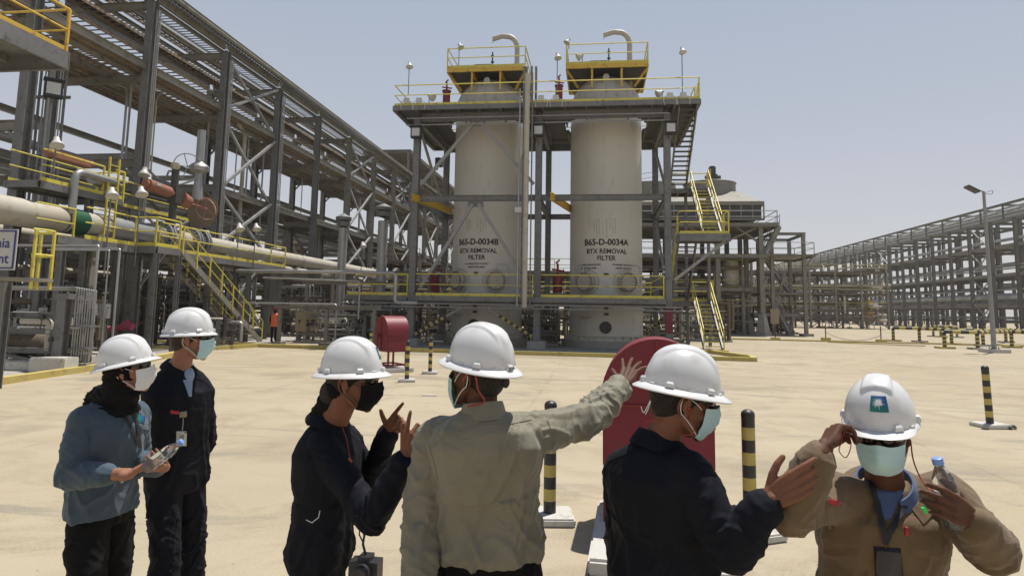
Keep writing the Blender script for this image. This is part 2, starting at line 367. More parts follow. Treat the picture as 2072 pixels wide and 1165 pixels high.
# deck builder: plate with joists and an edge channel, hole(s) for the vessels
VA = (.45, 35.6); VB = (-6.0, 35.6)
def deck(parent, x0, x1, y0, y1, z, holes=(), mdeck=GRATE, mtrim=STEEL, joist=1.05, trimh=.24, R=2.2, name='deck'):
    b = MB()
    xs = sorted(set([x0, x1]+[v for h in holes for v in (h[0]-R, h[0]+R) if x0 < v < x1]))
    for a, c in zip(xs, xs[1:]):
        inside = [h for h in holes if h[0]-R-.01 <= a and c <= h[0]+R+.01]
        if not inside: b.bb((a+.001, y0, z-.03), (c-.001, y1, z)); continue
        hx, hy = inside[0]; N = 24
        for s_ in range(N):
            u0 = -R+2*R*s_/N; u1 = u0+2*R/N; m_ = (u0+u1)/2; dy = math.sqrt(max(0, R*R-m_*m_))
            if hy-dy > y0: b.bb((hx+u0, y0, z-.03), (hx+u1, hy-dy, z))
            if hy+dy < y1: b.bb((hx+u0, hy+dy, z-.03), (hx+u1, y1, z))
    d = b.build(name, mdeck, parent)
    j = MB(); n = max(2, int((x1-x0)/joist))
    for i in range(n+1):
        x = x0+.1+(x1-x0-.2)*i/n
        ys = [(y0+.1, y1-.1)]
        for h in holes:
            if abs(x-h[0]) < R:
                dy = math.sqrt(R*R-(x-h[0])**2); ys = [(y0+.1, h[1]-dy), (h[1]+dy, y1-.1)]
        for a, c in ys:
            if c-a > .1: j.cut(); j.channel((x, a, z-.03-.1), (x, c, z-.03-.1), .08, .2)
    j.build('joist', mtrim, d)
    e = MB()
    for y in (y0, y1): e.cut(); e.channel((x0, y, z-trimh/2), (x1, y, z-trimh/2), .08, trimh, side=1 if y == y0 else -1)
    for x in (x0, x1): e.cut(); e.channel((x, y0+.05, z-trimh/2), (x, y1-.05, z-trimh/2), .08, trimh, side=-1 if x == x0 else 1)
    e.build('edge_channel', mtrim, d)
    return d
deck(FT, -10.25, 4.85, 31.2, 39.6, 12.0, (VA, VB))
deck(FT, -9.0, 3.2, 31.65, 33.6, 2.5, (), R=2.0)
deck(FT, -9.0, 3.2, 37.7, 39.4, 2.5, ())
# side walkway towards the left
deck(FT, -12.6, -9.4, 31.9, 33.0, 2.5, (), mtrim=STEEL)
b = MB(); rail(b, [(-10.2, 31.25, 12.0), (4.8, 31.25, 12.0)], 1.08, 2.0); rail(b, [(-10.2, 31.25, 12), (-10.2, 39.5, 12), (4.8, 39.5, 12), (4.8, 32.6, 12)], 1.08, 2.0)
b.build('handrail', YEL, FT)
b = MB(); rail(b, [(-8.9, 31.7, 2.5), (-3.1, 31.7, 2.5)], 1.08, 1.45); rail(b, [(-2.7, 31.7, 2.5), (3.1, 31.7, 2.5)], 1.08, 1.5); rail(b, [(3.1, 31.7, 2.5), (3.1, 39.3, 2.5), (-8.9, 39.3, 2.5)], 1.08, 1.8); b.build('handrail', YEL, FT)
b = MB(); rail(b, [(-12.5, 31.95, 2.5), (-9.4, 31.95, 2.5)], 1.08, 1.5); rail(b, [(-12.5, 32.95, 2.5), (-9.4, 32.95, 2.5)], 1.08, 1.5); b.build('handrail', YEL, FT)
b = MB()
for y, z in ((31.4, 11.4), (31.4, 11.05)): b.cut(); b.tube([(-9.6, y, z), (3.4, y, z)], .03, 6)
for y, z in ((31.55, 2.12), (31.6, 1.95)): b.cut(); b.tube([(-12.6, y, z), (3.9, y, z)], .035, 6)
b.build('conduit', STEELL, FT)
# stair tower on the right-hand side
L1, L2 = 4.35, 5.5
for x, y in ((3.8, 37.3), (6.1, 37.3), (3.8, 36.0), (4.9, 37.3)):
    b = MB(); b.ibeam((x, y, .05), (x, y, 8.5 if y > 37 else 8.3), .16, .16); b.build('column', STEEL, FT)
deck(FT, 3.75, 6.15, 36.2, 37.5, 8.6, (), joist=.6); deck(FT, 3.8, 6.1, 31.3, 32.5, 5.55, (), joist=.6, trimh=.34); deck(FT, 3.75, 6.15, 36.0, 37.4, 2.5, (), joist=.6)
flight(FT, (L1, 31.7, 11.9), (L1, 36.25, 8.6), .85, (1, 0, 0), STEEL, STEEL, YEL, 17, (0, 1))
flight(FT, (L2, 36.2, 8.6), (L2, 32.5, 5.6), .85, (1, 0, 0), STEELL, YEL, YEL, 14)
flight(FT, (L1, 32.5, 5.5), (L1, 36.1, 2.5), .85, (1, 0, 0), STEEL, STEEL, YEL, 15, (1, 0))
flight(FT, (L2, 36.0, 2.5), (L2, 32.6, .1), .85, (1, 0, 0), STEEL, YEL, YEL, 12)
b = MB(); rail(b, [(3.85, 31.35, 5.55), (6.05, 31.35, 5.55), (6.05, 32.5, 5.55)], 1.08, 1.4); rail(b, [(3.85, 31.35, 5.55), (3.85, 32.5, 5.55)], 1.08, 1.4); b.build('handrail', YEL, FT)
b = MB(); rail(b, [(3.8, 37.4, 8.6), (6.1, 37.4, 8.6), (6.1, 36.3, 8.6)], 1.08, 1.2); b.build('handrail', YEL, FT)
b = MB(); rail(b, [(3.8, 37.3, 2.5), (6.1, 37.3, 2.5), (6.1, 36.1, 2.5)], 1.08, 1.2); b.build('handrail', YEL, FT)
brace((5.9, 31.6, 5.2), (3.6, 31.8, 3.4), None, STEELL, .14)
b = MB(); b.bb((4.9, 32.2, .004), (6.1, 33.2, .16)); b.build('stair_footing', YELK, FT)
# caged ladder behind
b = MB()
for x in (-8.3, -7.9): b.bar((x, 38.9, .2), (x, 38.9, 11.8), .05, .03)
for i in range(38): b.bar((-8.3, 38.9, .4+i*.3), (-7.9, 38.9, .4+i*.3), .02, .02)
b.build('ladder', STEEL, FT)
# ================================================= VESSELS
def bend_text(o, R, cx, cy, z, ang=0):
    for v in o.data.vertices:
        a = v.co.x/R + ang; y = v.co.y
        v.co = Vector((cx+R*math.sin(a), cy-R*math.cos(a), z+y))
def vessel(vx, vy, letter, label, textdx):
    R = 1.92; V = thing('filter_vessel', label, 'vessel', (vx, vy, 0), 0, 'twin filter vessels')
    b = MB(); b.lathe((0, 0, 0), [(R, 2.6), (R, 12.85)], 72); b.build('shell', CREAM, V)
    b = MB(); b.lathe((0, 0, 0), [(R+.02, .42), (R+.02, 2.6), (R, 2.61)], 72); sk = b.build('skirt', CREAM, V)
    b = MB(); b.lathe((0, 0, 0), [(R+.02, .62), (R+.16, .62), (R+.16, .66), (R+.02, .66)], 48); b.lathe((0, 0, 0), [(R+.16, .4), (R+.2, .4), (R+.2, .45), (R+.02, .45)], 48)
    for i in range(28):
        a = i*2*math.pi/28; b.box(((R+.1)*math.cos(a), (R+.1)*math.sin(a), .54), (.16, .03, .2), a)
    b.build('base_ring', CREAM, sk)
    b = MB(); b.lathe((0, 0, 0), [(0, .4), (R+.42, .4), (R+.42, .05), (R+.42, 0)], 12); b.build('plinth', CONC, sk)
    prof = [(R, 12.85)]+[(R*math.cos(t), 12.85+1.85*math.sin(t)) for t in [i*math.pi/2/10 for i in range(1, 11)]]
    b = MB(); b.lathe((0, 0, 0), prof, 72)
    hd = b.build('domed_head', PIPEC, V)
    b = MB()
    for i in range(20):                      # raised seams of the head
        a = i*2*math.pi/20
        pp = [(math.cos(a)*r*1.003, math.sin(a)*r*1.003, z+.01) for r, z in prof[:-1]]
        b.tube(pp, .018, 4)
    b.build('seam', PIPEC, hd)
    # lettering
    A = -textdx
    tx = [('B65-D-0034'+letter, .44, 5.25, 0, .014, .96), ('BTX REMOVAL', .33, 4.82, .02, .009, .98), ('FILTER', .33, 4.47, 0, .009, .98)]
    for s, size, z, dx, bo, wx in tx:
        o = text_mesh(s, size, TEXTM, V, 'lettering', wx=wx, bold=bo); bend_text(o, R+.006, 0, 0, z, A+dx/R)
    for dx in ((-.95, .95) if letter == 'A' else (0,)):
        for s, z in (('CONFINED SPACE ENTRY', 4.2), ('PERMIT REQUIRED', 4.03)):
            o = text_mesh(s, .115, TEXTM, V, 'small_lettering', bold=.004); bend_text(o, R+.006, 0, 0, z, A+dx/R)
    o = text_mesh('NITROGEN HAZARD\nVENT ONLY', .085, TEXTM, V, 'small_lettering'); bend_text(o, R+.026, 0, 0, 1.55, A-.6)
    # nameplates
    b = MB()
    def plate(dx, z, w_, h, m_i=0, k=3):
        b.mi = m_i; a0 = A+dx/R; Rr = R+.03+.004*m_i
        vs = []
        for i in range(k+1):
            a = a0-w_/2/R+w_/R*i/k
            for zz in (z-h/2, z+h/2): vs.append((Rr*math.sin(a), -Rr*math.cos(a), zz))
        b.add(vs, [(2*i, 2*i+2, 2*i+3, 2*i+1) for i in range(k)])
    plate(.0, 3.76, .32, .2); plate(0, 3.76, .24, .1, 1); plate(0, 1.95, .3, .62); plate(0, 2.05, .2, .26, 2); plate(0, 1.75, .22, .12, 1); plate(-.38, 1.25, .12, .2)
    b.build('nameplate', [WHITEP, BLK, RUST], V)
    # faded stencil columns of small print (weathered writing, too small to read)
    b = MB(); rr = random.Random(ord(letter))
    for cx_ in (-.62, -.5, -.36, .02, .2, .34, .46):
        z = 6.6
        while z > 6.6-rr.uniform(.4, 1.1):
            h = rr.uniform(.04, .12); a = A+cx_/R; b.mi = 0 if cx_ < .3 else 1
            vs = [((R+.006)*math.sin(a+e), -(R+.006)*math.cos(a+e), zz) for zz in (z, z-h) for e in (-.008, .008)]
            b.add(vs, [(0, 2, 3, 1)]); z -= h+rr.uniform(.03, .08)
    b.build('stencil_marks', [mat('faded_stencil'+letter, (.25, .24, .21), .7), mat('faded_blue_stencil'+letter, (.2, .3, .34), .7)], V)
    # manways
    for dx in (-.98, .98):
        a = A+dx/R; m = Vector((math.sin(a), -math.cos(a), 0)); side = Vector((math.cos(a), math.sin(a), 0)); c = m*(R-.05); z = 3.36
        b = MB()
        def ring(r0, d0, r1, d1, n=28):
            vs = []
            for r, d in ((r0, d0), (r1, d1)):
                for j in range(n):
                    t_ = 2*math.pi*j/n; q = c+m*d+side*r*math.cos(t_)+Vector((0, 0, z+r*math.sin(t_))); vs.append(q)
            b.add(vs, [(j, (j+1) % n, n+(j+1) % n, n+j) for j in range(n)])
        b.smooth = True
        ring(.36, 0, .36, .26); ring(.36, .26, .5, .26); ring(.5, .26, .5, .4); b.smooth = False; ring(.5, .4, 0.001, .4)
        mw = b.build('manway', PIPEC, V)
        bo = MB()
        for j in range(20):
            t_ = 2*math.pi*j/20; q = c+side*.44*math.cos(t_)+Vector((0, 0, z+.44*math.sin(t_))); bo.tube([q+m*.2, q+m*.48], .032, 6)
        bo.build('bolt', DARKM, mw)
        rg = MB(); rp = []                # reinforcing pad and davit arm
        for j in range(29):
            t_ = 2*math.pi*j/28; px_ = .62*math.cos(t_); aa = a+px_/R; rp.append(((R+.012)*math.sin(aa), -(R+.012)*math.cos(aa), z+.62*math.sin(t_)))
        rg.tube(rp, .018, 4)
        sgn = -1 if dx < 0 else 1
        rg.elbow([c+m*.5+Vector((0, 0, z+.45)), c+m*.5+Vector((0, 0, z+.85)), c+m*.5+side*sgn*.62+Vector((0, 0, z+.85)), c+m*.5+side*sgn*.62+Vector((0, 0, z-.1))], .03, .25, 8)
        rg.build('davit_arm', PIPEC, mw)
    b = MB(); a = A-.02; m = Vector((math.sin(a), -math.cos(a), 0)); sd_ = Vector((math.cos(a), math.sin(a), 0))
    for r, z, mi, d in ((.36, 1.08, 1, .05), (.31, 1.08, 0, .06), (.07, 2.4, 0, .05)):
        b.mi = mi; n = 24; vs = [m*(R+d)+sd_*r*math.cos(2*math.pi*j/n)+Vector((0, 0, z+r*math.sin(2*math.pi*j/n))) for j in range(n)]
        vs2 = [v-m*.1 for v in vs]; b.add(vs+vs2, [tuple(range(n))]+[(j, (j+1) % n, n+(j+1) % n, n+j)[::-1] for j in range(n)])
    b.build('access_hole', [BLK, CREAM], V)
    # small yellow platform over the head
    x0, x1 = -2.1, 2.15; y0, y1 = -1.9, 2.3; z = 14.85
    pl = MB(); pl.bb((x0, y0, z-.04), (x1, y1, z)); P = pl.build('head_platform', GRATE, V)
    e = MB()
    for y in (y0, y1): e.channel((x0, y, z-.12), (x1, y, z-.12), .08, .24, side=1 if y == y0 else -1)
    for x in (x0, x1): e.channel((x, y0, z-.12), (x, y1, z-.12), .08, .24)
    for x in (-.75, .8): e.ibeam((x, y0, z-.2), (x, y1, z-.2), .12, .2)
    e.ibeam((x0, 1.9, z-.26), (x1, 1.9, z-.26), .12, .2)
    for x in (-.75, .8): e.bar((x, y0+.1, z-.2), (x, y0+.1, z-1.25), .1, .1)
    for s_, x in ((-1, x0), (1, x1)): e.bar((x, y0+.2, z-.2), (s_*1.5, -.9, z-.95), .1, .1); e.bar((x, 1.6, z-.2), (s_*1.5, .9, z-.95), .1, .1)
    e.build('support_bracket', ORY, P)
    r = MB(); rail(r, [(x0, y0, z), (x1, y0, z), (x1, y1, z), (x0, y1, z), (x0, y0, z)], 1.1, 1.45); r.build('handrail', YEL, P)
    # nozzle, lifting lug, gooseneck vent
    b = MB(); b.lathe((0, 0, 0), [(.28, 14.1), (.28, 14.5), (.42, 14.5), (.42, 14.62), (0, 14.62)], 24); b.build('nozzle', PIPEC, V)
    b = MB(); b.box((0, -1.35, 13.75), (.34, .1, 1.1)); b.lathe((0, -1.42, 14.3), [(0.001, 0), (.17, 0), (.17, .16), (.001, .16)], 20, 'Y'); b.build('lifting_lug', PIPEC, V)
    b = MB(); g = [(1.35, .9, 12.2), (1.35, .9, 17.0)]
    for i in range(1, 11):
        a = math.pi*i/11.5; g.append((1.35-.62+.62*math.cos(a), .9, 17.0+.75*math.sin(a)))
    g.append((-.12, .9, 17.55)); b.tube(g[:2]+g[2:8]+[(.45, .9, 17.78), (-.12, .9, 17.62)], .15, 14); b.tube([(-.1, .9, 17.55), (-.1, .9, 17.35)], .02, 5)
    b.build('vent_pipe', PIPEC, V)
    b = MB(); b.elbow([(.1, -.6, 14.85), (.1, -.6, 15.5), (-.9, -.6, 15.5), (-.9, -.6, 14.9)], .035, .1); b.tube([(.15, -.6, 14.9), (.15, -.6, 16.2)], .04, 8)
    for zz in (15.4, 15.6, 15.95): b.lathe((.15, -.6, zz), [(.02, 0), (.1, .01), (.1, .05), (.02, .06)], 10)
    b.elbow([(.5, -.6, 14.9), (.5, -.6, 15.35), (.15, -.6, 15.35)], .03, .1); b.build('instrument_piping', DARKM, V)
    return V
vessel(.45, 35.6, 'A', 'right-hand cream vessel lettered B65-D-0034A with two round manways', .0)
vessel(-6.0, 35.6, 'B', 'left-hand cream vessel behind the crossed front braces and tall conduits', .14)
# ================================================= LEFT PIPE RACK
def trough(b, p, q, w_, rungs=.35, h=.1, wall=True):
    """ladder tray: two side rails and rungs"""
    p, q = Vector(p), Vector(q)
    for s_ in (-1, 1): b.bar(p, q, .03, h, None, (s_*w_/2, 0))
    n = int((q-p).length/rungs); t_ = (q-p).normalized(); x = t_.cross(Vector((0, 0, 1)))
    for i in range(n):
        c = p.lerp(q, (i+.5)/n); b.bar(c-x*w_/2, c+x*w_/2, .07, .03)
LR = thing('pipe_rack', 'tall grey steel rack with cable trays receding along the left', 'pipe rack', (-22.6, 27, 0))
LR.location = (0, 0, 0)
XF, XB = -20.3, -25.0; LY = [20.4+6.08*k for k in range(16)]
for k, y in enumerate(LY):
    for x in (XF, XB):
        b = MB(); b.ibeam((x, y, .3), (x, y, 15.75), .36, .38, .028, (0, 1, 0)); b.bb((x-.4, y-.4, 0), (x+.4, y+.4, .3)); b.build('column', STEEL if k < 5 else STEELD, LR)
    b = MB()
    for z, h in ((8.1, .38), (12.0, .36), (15.5, .36)): b.cut(); b.ibeam((XB+.2, y, z), (XF-.2, y, z), .2, h)
    for z in (8.1, 12.0, 15.5):       # haunches
        b.cut(); b.bar((XB+.15, y, z-.6), (XB+.6, y, z-.15), .08, .1); b.cut(); b.bar((XF-.15, y, z-.6), (XF-.6, y, z-.15), .08, .1)
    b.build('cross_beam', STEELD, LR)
Y0, Y1 = LY[0]-4, LY[-1]
b = MB()
for x in (XF, XB):
    for z, h in ((12.55, .34), (15.95, .3), (8.1, .34)):
        if z == 8.1 and x == XF: continue
        b.cut()
        for a, c in zip(LY, LY[1:]): b.ibeam((x, a+.18, z), (x, c-.18, z), .18, h)
        b.ibeam((x, Y0, z), (x, LY[0]-.18, z), .18, h)
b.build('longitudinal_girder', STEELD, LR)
b = MB(); b.ibeam((XF+.5, Y0, 16.25), (XF+.5, Y1, 16.25), .14, .26); b.bar((XF+.72, Y0, 16.1), (XF+.72, Y1, 16.1), .06, .12)
b.build('parapet_rail', STEELD, LR)
for i, (x, z, w_, m_) in enumerate([(-20.9, 12.4, .7, TAN), (-21.8, 12.4, .8, TAN), (-22.8, 12.4, .8, TAN), (-23.8, 12.4, .8, TAN), (-24.5, 12.5, .5, TAN), (-21.2, 13.35, .8, TAN), (-22.3, 13.35, .8, TAN), (-23.6, 13.4, .8, TAN), (-20.15, 16.15, .8, STEELL), (-21.3, 16.0, .9, STEELL), (-22.5, 16.0, .8, TAN), (-23.9, 16.0, .9, STEELL), (-21.9, 14.6, .6, TAN)]):
    b = MB(); trough(b, (x, Y0, z), (x, Y1, z), w_, .42 if m_ is TAN else .3, .14)
    if m_ is TAN and i in (0, 2, 3, 6):
        b.bar((x, Y0, z-.02), (x, Y1, z-.02), w_-.16, .015, None, (.04, 0))
    b.build('cable_tray', m_, LR)
    if i % 2 == 0:
        c = MB(); rr = random.Random(i)
        for q in range(6): c.tube([(x-w_*.35+q*w_*.14, Y0+j*5, z+.04+rr.uniform(0, .05)) for j in range(0, 22)], .035, 5)
        c.build('cable', CABLE, LR)
b = MB()
for x in (-20.9, -22.2, -23.4, -24.4):
    b.cut(); b.ibeam((x, Y0, 12.22), (x, Y1, 12.22), .1, .2); b.cut(); b.ibeam((x+.25, Y0, 15.8), (x+.25, Y1, 15.8), .1, .2)
b.build('stringer', STEELD, LR)
b = MB(); b.bb((-24.8, LY[2], 8.3), (-20.6, Y1, 8.34))
for x in (-20.55, -22.3): b.ibeam((x, LY[2], 8.1), (x, Y1, 8.1), .12, .3)
b.build('walkway_deck', STEELD, LR)
for k in (2, 5, 7, 9, 11, 13):
    if k+1 >= len(LY): continue
    b = MB(); y0, y1 = LY[k]+.2, LY[k+1]-.2
    for z0, z1 in ((.5, 5.0), (5.0, 8.2), (8.2, 12.2), (12.6, 15.6)):
        b.bar((XF+.02, y0, z0), (XF+.02, y1, z1), .14, .14, (1, 0, 0)); b.bar((XF-.14, y0, z1), (XF-.14, y1, z0), .14, .14, (1, 0, 0))
    b.bar((XF, y0, 5), (XF, y1, 5), .16, .2)
    b.build('cross_brace', STEELL, LR)
    b = MB()
    for z0, z1 in ((.5, 5.0), (5.0, 8.2)):
        b.bar((XB, y0, z0), (XB, y1, z1), .14, .14, (1, 0, 0)); b.bar((XB-.1, y0, z1), (XB-.1, y1, z0), .14, .14, (1, 0, 0))
    b.build('cross_brace', STEELD, LR)
# lower pipes lying in the rack and its low tier
b = MB()
for z in (4.0,):
    for y in LY: b.ibeam((XB+.2, y, z), (XF-.2, y, z), .18, .26)
    b.ibeam((XF, Y0, 3.9), (XF, Y1, 3.9), .14, .22); b.ibeam((XB, Y0, 3.9), (XB, Y1, 3.9), .14, .22)
b.build('low_cross_beam', STEELD, LR)
for i, (x, z, r) in enumerate([(-21.2, 4.4, .2), (-21.9, 4.35, .12), (-22.6, 4.45, .25), (-23.5, 4.4, .16), (-24.2, 4.35, .1), (-24.6, 8.7, .2), (-22, 3.2, .1)]):
    b = MB(); b.tube([(x, Y0-8, z), (x, Y1, z)], r, 12); tag(b.build('process_pipe', [PIPEC, PIPEG][i % 2], None), '%s process pipe lying %s in the left rack' % (['cream', 'silver clad'][i % 2], ['by the near edge', 'second from the near edge', 'mid width', 'past mid width', 'by the far edge', 'above the walkway', 'slung below the beams'][i]), 'pipe', 'pipes along the left rack')
# shade roof frame that stands on the far end of the rack
b = MB(); sx0, sx1, sy0, sy1 = -24.8, -19.6, 66, 96
b.bb((sx0, sy0, 18.5), (sx1, sy1, 18.56))
for x in (sx0, sx1): b.ibeam((x, sy0, 18.35), (x, sy1, 18.35), .16, .3)
for i in range(7): b.ibeam((sx0+.1, sy0+i*5, 18.3), (sx1-.1, sy0+i*5, 18.3), .14, .22)
for i in range(4):
    for x in (sx0+.3, sx1-.2): b.ibeam((x, sy0+i*10, 16), (x, sy0+i*10, 18.2), .2, .2, .02, (0, 1, 0))
b.build('shade_roof', STEELD, LR)
# vertical conduits clipped to three columns of the rack
for i, y in enumerate((LY[1], LY[2], LY[3])):
    b = MB()
    for j in range(3): b.tube([(XF+.32+j*.09, y-.12, 3.5), (XF+.32+j*.09, y-.12, 15.2)], .03, 6)
    b.tube([(XF-.9, y+.2, 2), (XF-.9, y+.2, 13)], .05, 6)
    tag(b.build('conduit', STEELL), 'thin conduits running up the %s column of the left rack' % ['nearest full-height', 'second', 'third'][i], 'conduit', 'conduits on the rack columns')
rr = random.Random(77)
for k in range(1, 9):                     # branch lines dropping out of the rack between its columns
    for q in range(4):
        y = LY[k]+rr.uniform(.6, 5.4); x = rr.uniform(-24.4, -20.8); z0, z1 = rr.choice(((4.4, 12.3), (8.4, 12.3), (.4, 4.4), (.4, 8.2))); r = rr.choice((.04, .06, .09, .12))
        b = MB(); b.elbow([(x+rr.uniform(-1, 1), y-rr.uniform(.5, 2), z1), (x, y, z1), (x, y, z0), (x-.6, y+rr.uniform(.4, 1.5), z0)], r, .25, 8, 4); b.build('branch_pipe', [PIPEG, PIPEC, STEEL][q % 3], LR)
# a second, lower rack behind the first
SR = thing('rear_pipe_rack', 'lower steel rack seen through and behind the tall left rack', 'pipe rack')
for k in range(12):
    y = 24+7*k
    for x in (-29.5, -35):
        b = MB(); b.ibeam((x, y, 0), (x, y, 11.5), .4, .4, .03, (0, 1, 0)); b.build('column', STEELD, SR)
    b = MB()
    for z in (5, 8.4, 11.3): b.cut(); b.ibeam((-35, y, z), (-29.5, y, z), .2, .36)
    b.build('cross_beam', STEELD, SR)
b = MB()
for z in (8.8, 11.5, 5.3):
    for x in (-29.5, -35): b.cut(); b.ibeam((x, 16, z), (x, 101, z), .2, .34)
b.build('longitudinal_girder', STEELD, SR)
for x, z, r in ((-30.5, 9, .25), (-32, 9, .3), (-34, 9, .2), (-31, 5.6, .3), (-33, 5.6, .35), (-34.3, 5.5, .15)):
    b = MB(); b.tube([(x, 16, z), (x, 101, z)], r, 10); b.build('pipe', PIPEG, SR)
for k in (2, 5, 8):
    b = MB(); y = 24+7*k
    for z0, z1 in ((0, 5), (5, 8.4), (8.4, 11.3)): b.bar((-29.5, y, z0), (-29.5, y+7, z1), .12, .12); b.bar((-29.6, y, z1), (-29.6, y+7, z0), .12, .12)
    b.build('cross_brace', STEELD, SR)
# ================================================= THE BIG PIPELINE
PL = thing('pipeline', 'large cream pipeline with a green band running beside the left rack', 'pipeline')
PX, PZ = -19.0, 4.8
def hpipe(y0, y1, r0, r1, m, name='pipe_section', z=PZ):
    b = MB(); b.tube([(PX, y0, z), (PX, y1, z)], [r0, r1], 40); return b.build(name, m, PL)
hpipe(8, 21.1, .47, .47, PIPEC); hpipe(21.1, 21.9, .475, .475, GREEN, 'green_band'); hpipe(21.9, 22.9, .47, .47, PIPEC)
hpipe(22.9, 25.6, .47, .47, PIPEG); hpipe(25.6, 26.3, .5, .5, PIPEG); hpipe(26.6, 28.3, .47, .4, PIPEC); hpipe(29.3, 34.5, .4, .36, PIPEC); hpipe(34.5, 66, .36, .36, PIPEC)
for y in (15.3, 18.0, 20.95, 40, 46, 52): b = MB(); b.tube([(PX, y-.03, PZ), (PX, y+.03, PZ)], .475 if y < 30 else .372, 40); b.build('weld_band', RUST if y in (18.0, 20.95) else PIPEG, PL)
for y in (26.35, 26.55, 28.35, 28.55, 29.05, 29.25):
    b = MB(); b.tube([(PX, y-.06, PZ), (PX, y+.06, PZ)], .68, 40)
    f = b.build('flange', PIPEG, PL); b = MB()
    for j in range(20):
        a = j*math.pi/10; b.tube([(PX+.6*math.cos(a), y-.13, PZ+.6*math.sin(a)), (PX+.6*math.cos(a), y+.13, PZ+.6*math.sin(a))], .03, 6)
    b.build('bolt', BLK, f)
b = MB(); b.tube([(PX, 28.6, PZ), (PX, 28.8, PZ), (PX, 29.0, PZ)], [.55, .62, .55], 32); vb = b.build('valve_body', PIPEG, PL)
b = MB()
for y in (12, 16, 22.4, 25, 31, 37, 43, 49, 55, 61): b.cut(); b.bb((PX-.25, y-.12, 0), (PX+.25, y+.12, PZ-.4)); b.bb((PX-.5, y-.15, PZ-.52), (PX+.5, y+.15, PZ-.38))
b.build('pipe_support', STEELD, PL)
# vertical silver branch that bends over at the upper platform
b = MB(); b.elbow([(-18.6, 21.0, 5.0), (-18.6, 21.0, 6.55), (-18.6, 23.0, 6.55), (-19.6, 24.5, 6.55)], .13, .35, 14, 8); b.tube([(-18.75, 22.0, 6.5), (-19.3, 23.6, 6.5)], .22, 16)
tag(b.build('bypass_pipe', PIPEG), 'silver clad pipe rising from the pipeline and bending over at the upper platform', 'pipe')
# actuator valve: orange cylinder, dark mast, handwheels
AV = thing('actuated_valve', 'orange valve actuator with a handwheel on top of the big pipeline', 'valve', (-18.9, 27.0, 5.3))
b = MB(); b.tube([(.35, -2.3, 1.5), (.35, -.9, 1.42)], .24, 20); b.tube([(.35, -2.42, 1.5), (.35, -2.3, 1.5)], .17, 16); b.tube([(.35, -.9, 1.42), (.35, -.55, 1.4)], .12, 12); b.tube([(.35, -.1, 1.3), (.35, .45, 1.2)], [.34, .3], 20); b.tube([(.35, .45, 1.2), (.35, .75, 1.15)], [.3, .08], 20); b.build('cylinder', ORGP, AV)
b = MB(); b.bb((.33, -2.0, 1.5), (.6, -1.75, 1.62)); b.build('nameplate', WHITEP, AV)
b = MB(); b.tube([(.3, -.45, .0), (.3, -.45, 2.6)], .16, 12); b.bb((.1, -.6, 1.0), (.5, 0, 1.7)); b.elbow([(.3, -.45, 2.3), (.3, -.9, 2.4), (.3, -1.1, 1.9)], .04, .1); b.build('yoke', DARKM, AV)
b = MB(); b.lathe((.3, -.5, 2.6), [(.02, .25), (.18, .2), (.2, .0), (.14, -.1)], 14); b.build('position_indicator', PIPEC, AV)
def wheel(b, c, R, r, ax, spokes=5):
    c = Vector(c); ax = Vector(ax).normalized(); x = ax.cross(Vector((0, 0, 1))).normalized(); y = ax.cross(x)
    p = [c+(x*math.cos(a)+y*math.sin(a))*R for a in [i*math.pi/12 for i in range(25)]]
    b.tube(p, r, 6, False)
    for i in range(spokes):
        a = 2*math.pi*i/spokes; b.tube([c, c+(x*math.cos(a)+y*math.sin(a))*R], r*.8, 5)
b = MB(); wheel(b, (.9, 1.15, 1.0), .5, .028, (.8, -.6, 0)); b.tube([(.4, .7, 1.15), (.9, 1.15, 1.0)], .05, 8); b.build('handwheel', ORGP, AV)
b = MB(); b.lathe((.1, 2.0, .95), [(.01, -.06), (.72, -.06), (.72, .06), (.01, .06)], 28, 'Y'); b.build('gear_housing', mat('rusty_disc', (.22, .17, .12), .7, .2, (.28, .2, .14), 3, .9), AV)
b = MB(); b.tube([(0, 1.7, 1.5), (0, 1.7, 2.9)], [.25, .14], 12); b.lathe((0, 1.7, 2.9), [(.12, -.1), (.42, 0), (.46, .2), (.36, .32), (.2, .42), (.14, .5)], 18); b.tube([(0, 1.7, 3.3), (0, 1.7, 4.9)], .19, 14); b.build('valve_bonnet', PIPEG, AV)
b = MB(); wheel(b, (-.2, 1.1, 3.0), .62, .025, (.75, -.66, 0)); b.tube([(-.2, 1.1, 3), (0, 1.6, 3)], .04, 8); b.build('handwheel', PIPEG, AV)
# ================================================= ACCESS PLATFORMS (yellow rails)
AP = thing('access_platform', 'raised grey walkway with yellow rails and a long stair beside the pipeline', 'platform')
ZD = 4.05
deck(AP, -18.4, -17.5, 19.2, 35.2, ZD, (), joist=.5, trimh=.26)
deck(AP, -17.5, -16.6, 22.9, 24.4, ZD, (), joist=.4, trimh=.26)
b = MB(); rail(b, [(-17.5, 20.4, ZD), (-17.5, 22.9, ZD), (-16.65, 22.9, ZD)], 1.1, 1.3); rail(b, [(-17.5, 24.4, ZD), (-17.5, 35.1, ZD), (-18.35, 35.1, ZD)], 1.1, 1.6)
rail(b, [(-18.38, 19.3, ZD), (-18.38, 20.9, ZD)], 1.1, 1.6); rail(b, [(-16.62, 22.9, ZD), (-16.62, 24.3, ZD)], 1.1, .7); b.build('handrail', YEL, AP)
flight(AP, (-17.05, 24.4, ZD-.05), (-17.5, 32.0, .05), .95, (1, .06, 0), STEELD, YEL, YEL, 20)
for y in (19.6, 24.2, 28, 31.5, 34.8):
    for x in (-18.3, -17.6):
        b = MB(); b.ibeam((x, y, 0), (x, y, ZD-.28), .2, .2, .02, (0, 1, 0)); b.build('column', STEEL, AP)
b = MB()
